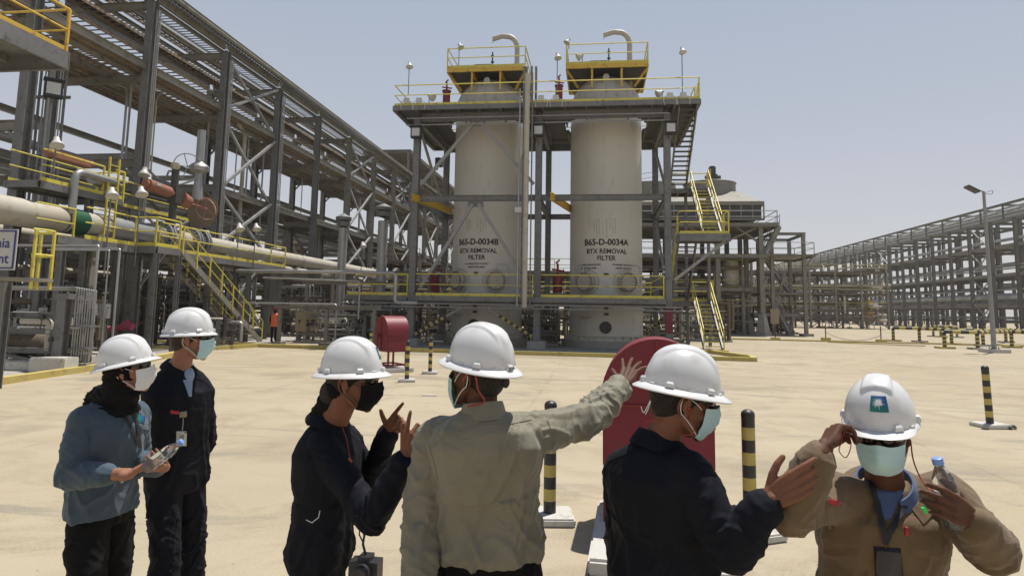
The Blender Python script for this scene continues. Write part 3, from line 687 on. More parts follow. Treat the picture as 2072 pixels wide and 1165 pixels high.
for x, y in ((-16.6, 22.95), (-16.6, 24.3)): b.ibeam((x, y, 0), (x, y, ZD-.28), .16, .16)
b.bar((-17.5, 23.4, 2.6), (-16.6, 23.4, 3.8), .1, .1); b.build('strut', STEEL, AP)
AU = thing('valve_platform', 'small upper yellow railed platform with a ladder above the green banded pipe', 'platform')
ZU = 5.95
deck(AU, -20.0, -18.7, 19.6, 23.6, ZU, (), joist=.5)
b = MB(); rail(b, [(-18.72, 19.7, ZU), (-18.72, 22.5, ZU)], 1.1, 1.2); rail(b, [(-18.72, 23.1, ZU), (-18.72, 23.6, ZU), (-19.9, 23.6, ZU)], 1.1, 1.0); rail(b, [(-19.98, 19.7, ZU), (-19.98, 31, ZU)], 1.1, 1.6); b.build('handrail', YEL, AU)
b = MB()
for y in (22.55, 23.05): b.bar((-18.55, y, ZD+.1), (-18.55, y, ZU+1.5), .07, .05)
for i in range(11): b.bar((-18.55, 22.55, ZD+.3+i*.28), (-18.55, 23.05, ZD+.3+i*.28), .03, .03)
b.build('ladder', YEL, AU)
b = MB()
for x, y in ((-18.8, 22.0), (-18.8, 24.0), (-19.9, 20), (-19.9, 25)): b.ibeam((x, y, 0), (x, y, ZU-.25), .22, .22, .02, (0, 1, 0))
b.ibeam((-18.8, 22, 5.6), (-18.8, 25, 5.6), .15, .2); b.ibeam((-19.9, 22, 5.6), (-18.8, 22, 5.6), .15, .2); b.build('column', STEEL, AU)
b = MB(); b.box((-19.2, 21.4, 7.1), (.3, 1.6, .26), .0); b.tube([(-19.2, 20.3, 7.1), (-19.2, 22.4, 7.1)], .15, 12); tag(b.build('pneumatic_actuator', ORGP), 'rusty orange actuator lying inside the upper yellow railed platform', 'actuator')
# platform corner that enters the picture at the top left
TP = thing('overhead_platform', 'grey platform corner with yellow rails entering at the top left', 'platform')
zt = 7.95; c0 = at(140, 108, Z=zt)
deck(TP, c0.x-3.2, c0.x, c0.y-4.5, c0.y, zt, (), mdeck=STEEL, trimh=.42, joist=1.5)
b = MB(); rail(b, [(c0.x-.05, c0.y-4.4, zt), (c0.x-.05, c0.y-.05, zt), (c0.x-3.1, c0.y-.05, zt)], 1.1, 1.6, .03); b.build('handrail', ORY, TP)
b = MB(); b.ibeam((c0.x-2.9, c0.y-3.5, 0), (c0.x-2.9, c0.y-3.5, zt-.4), .25, .25); b.build('column', STEEL, TP)
# sign on a small railed stand at the left edge
SG = thing('sign_stand', 'white sign with blue border reading Ammonia Point on a railed steel stand', 'sign')
c = at(14, 505, Y=12); s0 = at(35, 500, Y=12)
b = MB(); b.bb((s0.x-1.5, 11.98, c.z-.42), (s0.x, 12.0, c.z+.42)); b.build('panel', WHITEP, SG)
b = MB(); x0, x1, z0, z1 = s0.x-1.46, s0.x-.04, c.z-.38, c.z+.38
for a, d in (((x0, z0), (x1, z0)), ((x0, z1), (x1, z1)), ((x0, z0), (x0, z1)), ((x1, z0), (x1, z1))): b.bar((a[0], 11.975, a[1]), (d[0], 11.975, d[1]), .025, .025, (0, 1, 0) if a[0] == d[0] else None)
b.build('border', BLUET, SG)
for s, z in (('Ammonia', c.z+.04), ('Point', c.z-.28)):
    o = text_mesh(s, .29, BLUET, SG, align='RIGHT', bold=.003); o.rotation_euler = (R_(90), 0, 0); o.location = (s0.x-.15, 11.972, z)
b = MB(); g = MB()
zd = at(60, 565, Y=12.3).z
b.lathe((s0.x-.28, 12.5, zd), [(0, -.0), (.5, 0), (.53, .03), (.53, -.03), (0, -.05)], 24); b.build('round_deck', STEELD, SG)
for hh in (.52, 1.05): g.tube([(s0.x-.28+.48*math.cos(a), 12.5+.48*math.sin(a), zd+hh) for a in [-.6+i*.3 for i in range(10)]], .025, 6)
for a in (-.5, .6, 1.8): g.bar((s0.x-.28+.48*math.cos(a), 12.5+.48*math.sin(a), zd-.2), (s0.x-.28+.48*math.cos(a), 12.5+.48*math.sin(a), zd+1.05), .05, .05)
g.build('handrail', YEL, SG)
b = MB(); b.ibeam((s0.x-1.0, 12.8, 0), (s0.x-1.0, 12.8, zd-.05), .2, .2); b.build('column', STEEL, SG)
# ================================================= RIGHT-HAND RACK, FAR
RR = thing('far_pipe_rack', 'long two-tier steel rack receding into the haze on the right', 'pipe rack')
RX0, RX1 = 62.0, 70.0; RY = [94+6.2*k for k in range(34)]
for k, y in enumerate(RY):
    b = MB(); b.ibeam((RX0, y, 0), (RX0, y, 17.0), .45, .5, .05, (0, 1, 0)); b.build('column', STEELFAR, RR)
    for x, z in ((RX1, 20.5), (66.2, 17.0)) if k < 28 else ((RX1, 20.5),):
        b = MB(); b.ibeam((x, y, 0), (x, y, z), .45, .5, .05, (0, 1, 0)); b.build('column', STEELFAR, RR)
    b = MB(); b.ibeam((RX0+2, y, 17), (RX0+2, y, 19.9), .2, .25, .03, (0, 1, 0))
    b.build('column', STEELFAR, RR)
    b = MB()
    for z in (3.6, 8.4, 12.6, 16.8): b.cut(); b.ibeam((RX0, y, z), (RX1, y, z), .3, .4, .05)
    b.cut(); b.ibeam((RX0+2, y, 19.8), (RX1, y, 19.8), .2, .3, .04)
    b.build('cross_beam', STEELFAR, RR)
ya, yb = RY[0]-14, RY[-1]
b = MB()
for x in (RX0, RX1):
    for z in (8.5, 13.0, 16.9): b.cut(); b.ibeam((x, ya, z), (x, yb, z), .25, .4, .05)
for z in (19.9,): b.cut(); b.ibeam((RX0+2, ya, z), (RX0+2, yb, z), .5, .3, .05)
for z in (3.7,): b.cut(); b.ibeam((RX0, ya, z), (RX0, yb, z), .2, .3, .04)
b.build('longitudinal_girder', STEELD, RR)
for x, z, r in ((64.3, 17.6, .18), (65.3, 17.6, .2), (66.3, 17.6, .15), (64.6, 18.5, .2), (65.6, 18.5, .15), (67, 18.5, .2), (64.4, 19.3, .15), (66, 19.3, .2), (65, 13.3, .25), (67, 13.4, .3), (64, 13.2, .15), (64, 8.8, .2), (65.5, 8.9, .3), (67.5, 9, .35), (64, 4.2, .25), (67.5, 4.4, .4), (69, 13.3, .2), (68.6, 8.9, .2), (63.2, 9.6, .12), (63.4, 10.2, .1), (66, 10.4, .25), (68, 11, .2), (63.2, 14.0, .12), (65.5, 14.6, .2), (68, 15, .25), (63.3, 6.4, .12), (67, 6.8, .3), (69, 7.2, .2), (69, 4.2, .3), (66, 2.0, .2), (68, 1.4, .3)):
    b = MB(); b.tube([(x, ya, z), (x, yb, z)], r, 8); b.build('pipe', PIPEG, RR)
b = MB(); b.tube([(63.5, ya, 5.2), (63.5, yb, 5.2)], .62, 20); tag(b.build('pipeline', PIPEG), 'large grey pipeline lying in the low tier of the far right rack', 'pipeline')
for k in range(3, 33, 6):
    b = MB(); y0, y1 = RY[k], RY[k+1]
    for z0, z1 in ((.3, 4.4), (4.4, 8.4), (8.4, 12.6), (12.6, 16.8)): b.bar((RX0, y0, z0), (RX0, y1, z1), .14, .14); b.bar((RX0-.15, y0, z1), (RX0-.15, y1, z0), .14, .14)
    b.build('cross_brace', STEELL, RR)
b = MB()
for k in range(33):
    if k % 2: b.bar((RX1, RY[k], .2), (RX1, RY[k+1], 8), .2, .2); b.bar((RX1, RY[k], 8), (RX1, RY[k+1], .2), .2, .2)
b.build('rear_brace', BRN, RR)
for i, (y, z) in enumerate(((98.5, 18.2), (100.4, 18.4), (154, 12.6))):
    b = MB(); b.elbow([(RX0-.9, y, 0), (RX0-.9, y, z), (RX0+1.6, y, z)], .28, .9, 12); tag(b.build('riser_pipe', PIPEG), ['tall grey riser pipe, nearer the picture edge, in front of the far rack', 'tall grey riser pipe, second of the pair in front of the far rack', 'lone grey riser pipe bending into the middle of the far rack'][i], 'pipe', 'riser pipes on the far rack')
# plant beyond the far rack and on the skyline
for i in range(26):
    rr = random.Random(40+i); x = 73+rr.uniform(0, 22); y = 92+i*9
    T = MB(); hh = rr.uniform(5, 12)
    for a in (0, 4):
        for c_ in (0, 7): T.ibeam((x+a, y+c_, 0), (x+a, y+c_, hh), .3, .3, .03, (0, 1, 0))
    for z in (hh*.5, hh): T.bb((x-.3, y-.3, z), (x+4.3, y+7.3, z+.15))
    T.tube([(x+2, y+1, hh*.5+1), (x+2, y+6, hh*.5+1)], .9, 12); T.tube([(x+1, y+2, .5), (x+1, y+2, hh+1.5)], .3, 8)
    rail(T, [(x-.2, y-.2, hh+.15), (x-.2, y+7, hh+.15)], 1.1, 2, .05)
    tag(T.build('equipment_frame', STEELFAR), 'hazy steel equipment frame standing behind the far right rack', 'steel frame', 'equipment frames behind the far rack')
# ================================================= AIR COOLER STRUCTURE
AC = thing('air_cooler', 'steel fan cooler frame with a round fan stack and hipped hood behind the stair tower', 'cooling unit')
def sb_(x0, x1, y0, y1, z, h=.3, m=STEELD):
    b = MB(); b.bb((x0+.2, y0+.2, z-.05), (x1-.2, y1-.2, z))
    for y in (y0, y1): b.ibeam((x0, y, z-h/2), (x1, y, z-h/2), .18, h)
    for x in (x0, x1): b.ibeam((x, y0+.1, z-h/2), (x, y1-.1, z-h/2), .18, h)
    n = int((y1-y0)/2)
    for i in range(1, n): b.ibeam((x0+.1, y0+(y1-y0)*i/n, z-h/2-.03), (x1-.1, y0+(y1-y0)*i/n, z-h/2-.03), .12, h*.8)
    b.build('deck', m, AC)
for x, y, z in ((14.6, 61.3, 9.9), (14.6, 70, 9.9), (14.0, 64.5, 9.9), (10.8, 61.3, 9.6), (7, 61.3, 9.6), (10.8, 70, 9.6), (7, 70, 9.6), (3, 61.3, 9.6), (3, 70, 9.6), (12.7, 67, 9.6), (11.2, 75, 7), (14.6, 75, 7)):
    b = MB(); b.ibeam((x, y, .5), (x, y, z), .4, .42, .04, (0, 1, 0)); c = b.build('column', STEELD, AC)
    b = MB(); b.lathe((x, y, 0), [(.75, 0), (.72, .35), (.62, .36), (.3, 1.9), (.22, 1.9)], 4); b.build('fireproof_foot', CONC, c)
sb_(2.5, 16.0, 60.5, 71, 10.0, .35); sb_(2.5, 14.9, 60.8, 72, 7.2, .32); sb_(2.5, 14.2, 62, 71, 4.3, .4)
b = MB(); rail(b, [(15.9, 60.6, 10.0), (15.9, 71, 10)], 1.1, 1.2, .04, False); rail(b, [(2.5, 60.6, 10.0), (15.9, 60.6, 10)], 1.1, 1.5, .04, False); rail(b, [(3, 60.9, 7.2), (10.5, 60.9, 7.2)], 1.1, 1.5, .04, False); b.build('handrail', STEELL, AC)
b = MB(); x0, x1, y0, y1, z0, z1 = 3.0, 14.9, 61.6, 70.5, 12.1, 13.4
vs = [(x0, y0, z0), (x1, y0, z0), (x1, y1, z0), (x0, y1, z0), (8.4, 63.6, z1), (13.2, 63.6, z1), (13.2, 68, z1), (8.4, 68, z1)]
b.add(vs, [(0, 1, 5, 4), (1, 2, 6, 5), (2, 3, 7, 6), (3, 0, 4, 7), (4, 5, 6, 7)]); b.build('hood', STEELD, AC)
b = MB(); b.bb((3.0, 61.6, 10.6), (14.8, 70.5, 11.7)); b.build('tube_bundle', DARKM, AC)
b = MB()
for x in [3.0+i*1.0 for i in range(13)]: b.bb((x-.06, 61.5, 10.4), (x+.06, 61.6, 12.1))
b.bb((2.9, 61.45, 11.75), (15.0, 61.62, 12.1)); b.bb((2.9, 61.45, 10.35), (15.0, 61.62, 10.55)); b.bb((14.9, 61.6, 11.72), (15.02, 70.5, 12.1)); b.build('header_box', STEELD, AC)
b = MB(); b.lathe((10.9, 65.6, 0), [(2.5, 12.9), (2.45, 14.4), (2.55, 14.45), (2.5, 14.5), (2.35, 14.4), (2.35, 12.9)], 48); b.build('fan_stack', STEELD, AC)
b = MB(); b.lathe((5.2, 65.6, 0), [(2.5, 12.9), (2.45, 14.4), (2.35, 14.4)], 48); b.build('fan_stack', STEELD, AC)
b = MB(); b.tube([(11.2, 65.6, 13), (11.2, 65.6, 16.3)], .2, 8); b.bb((10.7, 65, 14.9), (11.6, 66, 15.4)); b.bb((10.9, 65.3, 15.4), (11.5, 65.9, 16.2)); b.tube([(10.5, 65.6, 15.2), (12.0, 65.6, 15.2)], .18, 8); b.build('fan_motor', DARKM, AC)
rail_b = MB(); rail(rail_b, [(3, 61.7, 13.6), (7, 63.5, 14.6)], 1.0, 1.2, .035, False); rail_b.build('motor_rail', STEELL, AC)
b = MB()
for p, q in (((10.8, 61.3, 8), (14.4, 61.3, 9.7)), ((14.6, 61.4, 8.2), (12.4, 61.4, 9.8)), ((10.8, 61.3, 8.0), (8.2, 61.3, 9.8)), ((14.6, 61.5, 6), (16.4, 61.5, 9.7))): b.bar(p, q, .16, .16)
b.build('knee_brace', STEELD, AC)
# stepped stair annex on its right
AX = thing('stair_annex', 'open steel frame annex with steep stairs at the right end of the cooler', 'steel frame')
for x, y in ((18.7, 62.8), (15.9, 62.8), (18.9, 68), (15.9, 68)):
    b = MB(); b.ibeam((x, y, .2), (x, y, 9.4), .3, .32, .03, (0, 1, 0)); b.bb((x-.5, y-.5, 0), (x+.5, y+.5, .22)); b.build('column', STEELD, AX)
def ax(x0, x1, y0, y1, z, h=.22, top=True):
    b = MB()
    if top: b.bb((x0, y0, z-.04), (x1, y1, z))
    for y in (y0, y1): b.ibeam((x0, y, z-h/2), (x1, y, z-h/2), .15, h)
    for x in (x0, x1): b.ibeam((x, y0, z-h/2), (x, y1, z-h/2), .15, h)
    b.build('deck', STEELD, AX)
ax(14.7, 19.6, 62.3, 68.5, 7.35); ax(15.2, 19.0, 62.8, 68.5, 3.9); ax(15.9, 18.9, 62.8, 68, 9.4, .26, False); ax(14.2, 18.0, 62.8, 64, 2.0, .3)
b = MB(); rail(b, [(14.8, 62.4, 7.35), (19.5, 62.4, 7.35), (19.5, 68.4, 7.35)], 1.1, 1.2, .035, False); rail(b, [(14.8, 68.4, 7.35), (19.5, 68.4, 7.35)], 1.1, 1.2, .035, False); b.build('handrail', STEELL, AX)
flight(AX, (16.6, 62.9, 10.0), (15.2, 62.9, 7.4), .7, (0, 1, 0), STEELL, STEELL, STEELL, 12)
flight(AX, (15.4, 64, 7.3), (17.7, 64, 3.9), .8, (0, 1, 0), STEELL, STEELL, STEELL, 14)
flight(AX, (15.6, 63.2, 3.8), (17.4, 63.2, .1), .8, (0, 1, 0), STEELL, STEELL, STEELL, 14)
b = MB(); b.bar((18.75, 62.9, 6.0), (19.5, 62.9, 7.2), .1, .1); b.bar((16, 63, 2), (17, 63, 5.6), .16, .2); b.build('knee_brace', STEELD, AX)
# heavy column of the annex with dull red-brown drum beside it
b = MB(); b.lathe((12.3, 63.4, 0), [(0, 6.9), (.6, 6.75), (.75, 6.4), (.75, 4.6), (.5, 4.32), (0, 4.3)], 24); tag(b.build('drum', PIPEC), 'upright pale drum standing on the low deck inside the cooler frame', 'drum')
# ================================================= BOLLARDS
def bollard():
    T = thing('bollard', 'striped bollard', 'bollard')
    b = MB(); prof = []; n = 8; H = .93; r = .056
    for i in range(n+1):
        b.mi = i % 2; z0 = .07+H*i/(n+1); z1 = .07+H*(i+1)/(n+1); b.lathe((0, 0, 0), [(r, z0), (r, z1)], 24)
    b.mi = 0; b.lathe((0, 0, 0), [(r+.002, .07+H-.02)]+[((r+.002)*math.cos(t_), .07+H+.045*math.sin(t_)) for t_ in [i*math.pi/12 for i in range(7)]], 24)
    b.build('post', [BLK, YELK], T)
    b = bmesh.new(); bmesh.ops.create_cube(b, size=1)
    for v in b.verts: v.co = Vector((v.co.x*.42, v.co.y*.42, v.co.z*.07+.035))
    bmesh.ops.bevel(b, geom=b.edges[:], offset=.015, segments=2, affect='EDGES')
    me = bpy.data.meshes.new('base_slab'); b.to_mesh(me); b.free(); me.materials.append(CONCW); o = bpy.data.objects.new('base_slab', me); C.objects.link(o); o.parent = T
    return T
BOL = bollard(); BS = [((823, 772), 'black and yellow bollard just right of the small red cabinet', .3), ((870, 756), 'black and yellow bollard second to the right of the small red cabinet', .1),
 ((1112, 1052), 'nearest striped bollard behind the man in the grey shirt', .15), ((1519, 1085), 'striped bollard between the navy clad man and the khaki clad man', .5), ((2004, 864), 'striped bollard standing alone at the right with a leaning post', .2), ((749, 722), 'striped bollard half hidden behind the small red cabinet', 0)]
for i, (p, l, rz) in enumerate(BS):
    q = at(*p, Z=0); q.z = 0
    o = BOL if i == 0 else dup(BOL)
    o.location = q; o.rotation_euler = (0, 0, rz); tag(o, l, 'bollard', 'striped bollards')
    if i == 4: o.rotation_euler = (0, -.03, rz); o.scale = (1.05, 1.05, 1.0)
# ================================================= RED HOSE CABINETS
def arch(b, w_, z0, z1, y0, y1, n=20, grow=0):
    """extruded arch outline; returns nothing, adds shell and both ends"""
    r = w_/2+grow; zc = z1-w_/2
    pr_ = [(-r, z0)]+[(-r*math.cos(math.pi*i/n), zc+r*math.sin(math.pi*i/n)) for i in range(n+1)]+[(r, z0)]
    k = len(pr_); vs = [(x, y, z) for y in (y0, y1) for x, z in pr_]
    b.add(vs, [(i, i+1, k+i+1, k+i)[::-1] for i in range(k-1)]+[(0, k, 2*k-1, k-1)]); b.add(vs, [tuple(range(k))[::-1], tuple(range(k, 2*k))])
def cabinet():
    T = thing('hose_cabinet', 'red cabinet', 'cabinet'); W_ = .94; D = .62
    b = MB(); arch(b, W_, .58, 1.62, -D/2, D/2); body = b.build('body', REDP, T)
    b = MB(); arch(b, W_, 1.08, 1.62, -D/2-.03, D/2+.03, 20, .012); b.build('roof', REDP, T)
    b = MB()
    for s_ in (-1, 1): b.bb((s_*W_/4-W_/4+.012, -D/2-.022, .62), (s_*W_/4+W_/4-.012, -D/2-.004, 1.07))
    b.build('door', REDP, T)
    b = MB(); b.bb((-.012, -D/2-.045, .6), (.012, -D/2-.03, 1.61)); b.bb((-W_/2+.01, -D/2-.045, 1.065), (W_/2-.01, -D/2-.03, 1.085)); b.build('seam', REDV, T)
    b = MB()
    for i in range(6):
        for z in (1.02, .92): b.bar((W_/2+.004, -.22+i*.085, z), (W_/2+.016, -.22+i*.085, z+.0), .05, .05)
    b.build('louvre', REDP, T)
    b = MB()
    for x in (-1, 1):
        for y in (-1, 1): b.bar((x*(W_/2-.03), y*(D/2-.03), .1), (x*(W_/2-.03), y*(D/2-.03), .6), .05, .05)
    for z in (.2,):
        for y in (-1, 1): b.bar((-W_/2+.03, y*(D/2-.03), z), (W_/2-.03, y*(D/2-.03), z), .045, .045)
        for x in (-1, 1): b.bar((x*(W_/2-.03), -D/2, z), (x*(W_/2-.03), D/2, z), .045, .045)
    b.build('leg_frame', REDP, T)
    b = MB(); b.tube([(-.05, -D/2-.12, .1), (-.05, -D/2-.12, 1.02)], .028, 8); b.tube([(-.05, -D/2-.14, 1.05), (-.05, -D/2+.02, 1.05)], .045, 10); b.elbow([(-.12, -D/2-.13, 1.18), (0, -D/2-.13, 1.18), (0, -D/2-.13, 1.02)], .012, .03); b.build('standpipe', REDP, T)
    bm_ = bmesh.new(); bmesh.ops.create_cube(bm_, size=1)
    for v in bm_.verts: v.co = Vector((v.co.x*1.25, v.co.y*.95, v.co.z*.12+.06))
    bmesh.ops.bevel(bm_, geom=bm_.edges[:], offset=.02, segments=2, affect='EDGES')
    me = bpy.data.meshes.new('base_slab'); bm_.to_mesh(me); bm_.free(); me.materials.append(CONCW); o = bpy.data.objects.new('base_slab', me); C.objects.link(o); o.parent = T
    return T
CB = cabinet(); q = at(790, 752, Z=0); CB.location = (q.x-.1, q.y+.3, 0); CB.rotation_euler = (0, 0, -R_(48)); tag(CB, 'small looking red round-topped cabinet beyond the bollards near the plant kerb', 'cabinet', 'red hose cabinets')
c2 = dup(CB, (.52, 6.05, 0), R_(-3), 'large red round-topped cabinet behind the two pointing men in the foreground'); 
for ch in list(c2.children):
    if ch.name.startswith('standpipe'): bpy.data.objects.remove(ch); continue
    if ch.name.startswith('base_slab'): ch.scale = (.84, 1.62, 1); ch.location.x = .0; ch.location.y = -.42; continue
    ch.scale = (.97, 1, 1)
# ================================================= LAMPS AND FIXTURES OF THE TOWER
def small_lamp(T, ang=0):
    """white bell shade on a bent arm, mouth down and out"""
def pole_lamp(loc, h, label, group, lean=1, s=1.0, tilt=.5):
    T = thing('platform_lamp', label, 'lamp', loc, 0, group)
    b = MB(); b.tube([(0, 0, 0), (0, 0, h)], .035*s, 8); b.build('pole', STEEL, T)
    b = MB(); d = Vector((lean*math.sin(tilt), -.25, -math.cos(tilt))).normalized(); c = Vector((0, 0, h+.05))
    b.tube([c-d*.05*s, c+d*.12*s, c+d*.16*s, c+d*.38*s, c+d*.42*s], [.13*s, .14*s, .16*s, .3*s, .3*s], 16); b.build('lamp_shade', WHITEP, T)
    b = MB(); b.tube([c+d*.41*s, c+d*.44*s], .25*s, 16); b.build('lens', GLASSD, T)
    return T
LG = 'bell lamps of the plant'
for px, py0, py1, Y, lab in ((826, 192, 130, 31.4, 'tall lamp at the left corner of the upper deck'), (928, 140, 92, 33.8, 'lamp on the left yellow head platform'), (1127, 200, 112, 31.6, 'tall lamp between the two vessels on the upper deck'), (1151, 100, 82, 33.8, 'lamp at the left corner of the right head platform'), (1381, 196, 100, 31.5, 'tall lamp near the right end of the upper deck')):
    p = at(px, py0, Y=Y); q = at(px, py1, Y=Y); pole_lamp((p.x, Y, p.z), q.z-p.z, lab, LG, -1 if px == 1151 else (.3 if px != 928 else 1), .62)
for px, py, Y, lab in ((868, 205, 31.6, 'short lamp low on the upper deck by the red drum, left'), (1178, 122, 33.9, 'short lamp on the right head platform'), (1340, 198, 31.7, 'short lamp low on the upper deck, right end')):
    p = at(px, py+8, Y=Y); pole_lamp((p.x, Y, p.z), .45, lab, LG, 1 if px == 868 else -1, .7, 1.0)
for px, py0, py1, X, lab in ((108, 345, 282, -18.6, 'lamp on a pole above the upper yellow platform'), (210, 560, 382, -17.4, 'white bell lamp over the landing of the lower walkway, left'), (272, 540, 380, -17.3, 'white bell lamp beside the orange actuator'), (478, 540, 455, -17.5, 'bell lamp near the far end of the yellow walkway, left of pair'), (512, 545, 455, -17.45, 'bell lamp at the far end of the yellow walkway, right of pair'), (730, 560, 492, -15, 'bell lamp in front of the rack beside the vent stacks')):
    p = at(px, py0, X=X); q = at(px, py1, X=X); pole_lamp((p.x, p.y, p.z), q.z-p.z, lab, LG, .8, .75)
for px, py, X, lab in ((292, 345, -19.8, 'upper hanging lamp against the sky, left of the handwheel'), (300, 362, -20.0, 'lower hanging lamp left of the handwheel')):
    p = at(px, py+12, X=X); pole_lamp((p.x, p.y, p.z), .3, lab, LG, .3, .8, .4)
def flood(loc, lab, rz=0, s=1):
    T = thing('floodlight', lab, 'floodlight', loc, rz, 'floodlights on the tower columns'); T.scale = (s, s, s)
    b = MB(); b.bb((-.27, -.2, -.28), (.27, .12, .3)); b.bb((-.3, -.26, .28), (.3, .12, .34)); b.build('housing', BLK, T)
    b = MB(); b.bb((-.2, -.215, -.2), (.2, -.2, .2)); b.build('lens', GLASSD, T); b = MB(); b.bb((-.05, .12, -.5), (.05, .2, .3)); b.build('bracket', STEEL, T)
for px, py, lab in ((843, 269, 'floodlight on the left front column of the tower'), (1090, 265, 'floodlight on the middle front column of the tower'), (1357, 260, 'floodlight on the right front column of the tower')):
    p = at(px, py, Y=31.6); flood((p.x, 31.62, p.z), lab)
p = at(888, 330, Y=37); flood((p.x, 37, p.z), 'small floodlight seen behind the left diagonal brace', 1.0, .8)
# tall conduits in front of the left vessel
for i, (px, r, m_, y0, y1) in enumerate(((1064, .13, PIPEC, 150, 622), (1049, .04, PIPEG, 180, 620), (1075, .035, STEEL, 170, 622), (1057, .03, STEEL, 180, 600))):
    a = at(px, y0, Y=31.1); c = at(px-3, y1, Y=31.1); b = MB(); b.tube([(c.x, 31.05, c.z), (c.x, 31.05, a.z)], r, 12)
    if i == 0:
        for z in (3, 5, 7, 9, 11): b.tube([(c.x, 31.05, z), (c.x, 31.05, z+.06)], r+.03, 12)
    tag(b.build('riser', m_), ['thick cream riser pipe', 'thin silver riser left of the thick one', 'thin dark riser right of the thick one', 'thinnest dark riser just left of the thick one'][i]+' in front of the left vessel', 'pipe', 'risers before the left vessel')
a = at(1049, 425, Y=31); b = MB(); b.bb((a.x-.16, 30.9, a.z-.13), (a.x+.16, 31.0, a.z+.13)); b.bb((a.x-.05, 31.0, a.z-.05), (a.x+.05, 31.06, a.z+.05)); tag(b.build('junction_box', WHITEP), 'white junction box on the thin riser before the left vessel', 'junction box')
for i, px in enumerate((1061, 1066, 1076, 1085)):      # dark pipe ends standing above the deck
    a = at(px, 140 + (i % 2), Y=31.6); b = MB(); b.tube([(a.x, 31.6, 12.0), (a.x, 31.6, a.z), (a.x, 31.45, a.z+.12)], .06, 8); tag(b.build('vent_stub', STEELD), 'short vent pipes side by side on the upper deck between the vessels', 'vent pipe', 'vent stubs')
# junction boxes along the upper deck
for i, px in enumerate((824, 849, 1095, 1125, 1355, 1382)):
    a = at(px, 206-(px-824)*.02, Y=31.25); T = MB(); T.bb((a.x-.14, 31.08, a.z-.12), (a.x+.14, 31.2, a.z+.14)); T.elbow([(a.x-.14, 31.14, a.z), (a.x-.32, 31.14, a.z-.1), (a.x-.25, 31.14, a.z-.45)], .018, .1, 6); T.elbow([(a.x+.14, 31.14, a.z), (a.x+.32, 31.14, a.z-.1), (a.x+.3, 31.14, a.z-.45)], .018, .1, 6)
    tag(T.build('junction_box', WHITEP), 'white junction box on the upper deck rail, %s from the left' % ['first', 'second', 'third', 'fourth', 'fifth', 'sixth'][i], 'junction box', 'junction boxes of the upper deck')
# red fire monitors
for px, py, Y, s, lab in ((903, 212, 33, .8, 'red fire monitor on the upper deck left of the left vessel'), (1131, 200, 33, .75, 'red fire monitor on the upper deck between the vessels'), (1128, 592, 34, 1.0, 'dark red valve on the lower deck between the vessels'), (880, 590, 37, 1.1, 'dark red valve behind the lower left rail')):
    p = at(px, py, Y=Y); T = thing('fire_monitor', lab, 'valve', (p.x, Y, p.z), 0, 'red valves'); T.scale = (s, s, s)
    b = MB(); b.lathe((0, 0, 0), [(.25, 0), (.25, .85), (.3, .86), (.3, .95), (0, .95)], 16); b.build('drum', REDV, T)
    b = MB(); b.tube([(0, 0, .9), (0, 0, 1.5)], .06, 8); b.tube([(-.3, 0, 1.2), (.35, 0, 1.1)], .05, 8); b.tube([(-.1, 0, 1.5), (.1, 0, 1.7)], .05, 6); wheel(b, (0, 0, 1.35), .18, .02, (0, 0, 1), 4); b.build('nozzle', REDV, T)
# ================================================= STACKS, LONG SILVER PIPE AND CABINETS BY THE KERB
for i, (px, py, r) in enumerate(((696, 433, .24), (777, 413, .28))):
    X = -14.0 if i == 0 else -12.4; Y = 36
    p = at(px, py, Y=Y); T = thing('vent_stack', ['slimmer ribbed vent stack', 'thicker ribbed vent stack'][i]+' with a flat cap before the left rack', 'vent stack', (p.x, Y, 0), 0, 'capped vent stacks')
    b = MB(); b.lathe((0, 0, 0), [(r, .1+j*.0) if j == 0 else (r+(.012 if j % 2 else 0), j*.2) for j in range(int((p.z-.6)/.2))], 20); b.build('stack', PIPEG, T)
    b = MB(); z = p.z; b.lathe((0, 0, 0), [(r, z-.75), (r+.12, z-.7), (r+.14, z-.45), (r+.05, z-.42)], 20); b.lathe((0, 0, 0), [(r+.02, z-.4), (r+.2, z-.38), (r+.22, z-.2), (r+.05, z-.1), (.02, z+.05)], 20); b.build('cap', STEEL, T)
A = at(478, 548, Y=30.2); B = at(801, 552, Y=30.2); Cc = at(799, 612, Y=30.2); D_ = at(832, 614, Y=30.2)
b = MB(); b.elbow([(A.x, 30.2, A.z), (B.x, 30.2, B.z), (B.x, 30.2, Cc.z), (D_.x+.3, 30.2, Cc.z)], .085, .22, 14, 6); tag(b.build('silver_pipe', PIPEG), 'long silver clad pipe running level then dropping beside the small red cabinet', 'pipe')
b = MB(); b.elbow([(A.x+1.2, 30.6, A.z-.3), (B.x-1.9, 30.6, A.z-.42), (B.x-1.9, 30.6, 1.3)], .045, .15, 10); b.elbow([(A.x, 30.8, 2.0), (B.x-3.1, 30.8, 2.0), (B.x-3.1, 30.8, .3)], .05, .15, 10); tag(b.build('silver_pipe', PIPEG), 'thinner silver pipes running below the long silver one', 'pipe')
def support_frame(x0, x1, y, z, lab, n=3):
    T = thing('pipe_support_frame', lab, 'pipe support', (0, 0, 0), 0, 'goalpost pipe supports')
    for i in range(n):
        b = MB(); x = x0+(x1-x0)*i/(n-1); b.ibeam((x, y, 0), (x, y, z), .16, .16); b.bb((x-.25, y-.25, 0), (x+.25, y+.25, .15)); b.build('post', STEELD, T)
    b = MB(); b.ibeam((x0-.3, y, z+.08), (x1+.3, y, z+.08), .16, .18); b.build('crossbar', STEELD, T)
support_frame(-15.4, -10.6, 30.7, 1.75, 'low goalpost pipe support under the long silver pipe')
support_frame(-15.8, -9.8, 34.5, 3.1, 'taller goalpost pipe support behind the long silver pipe')
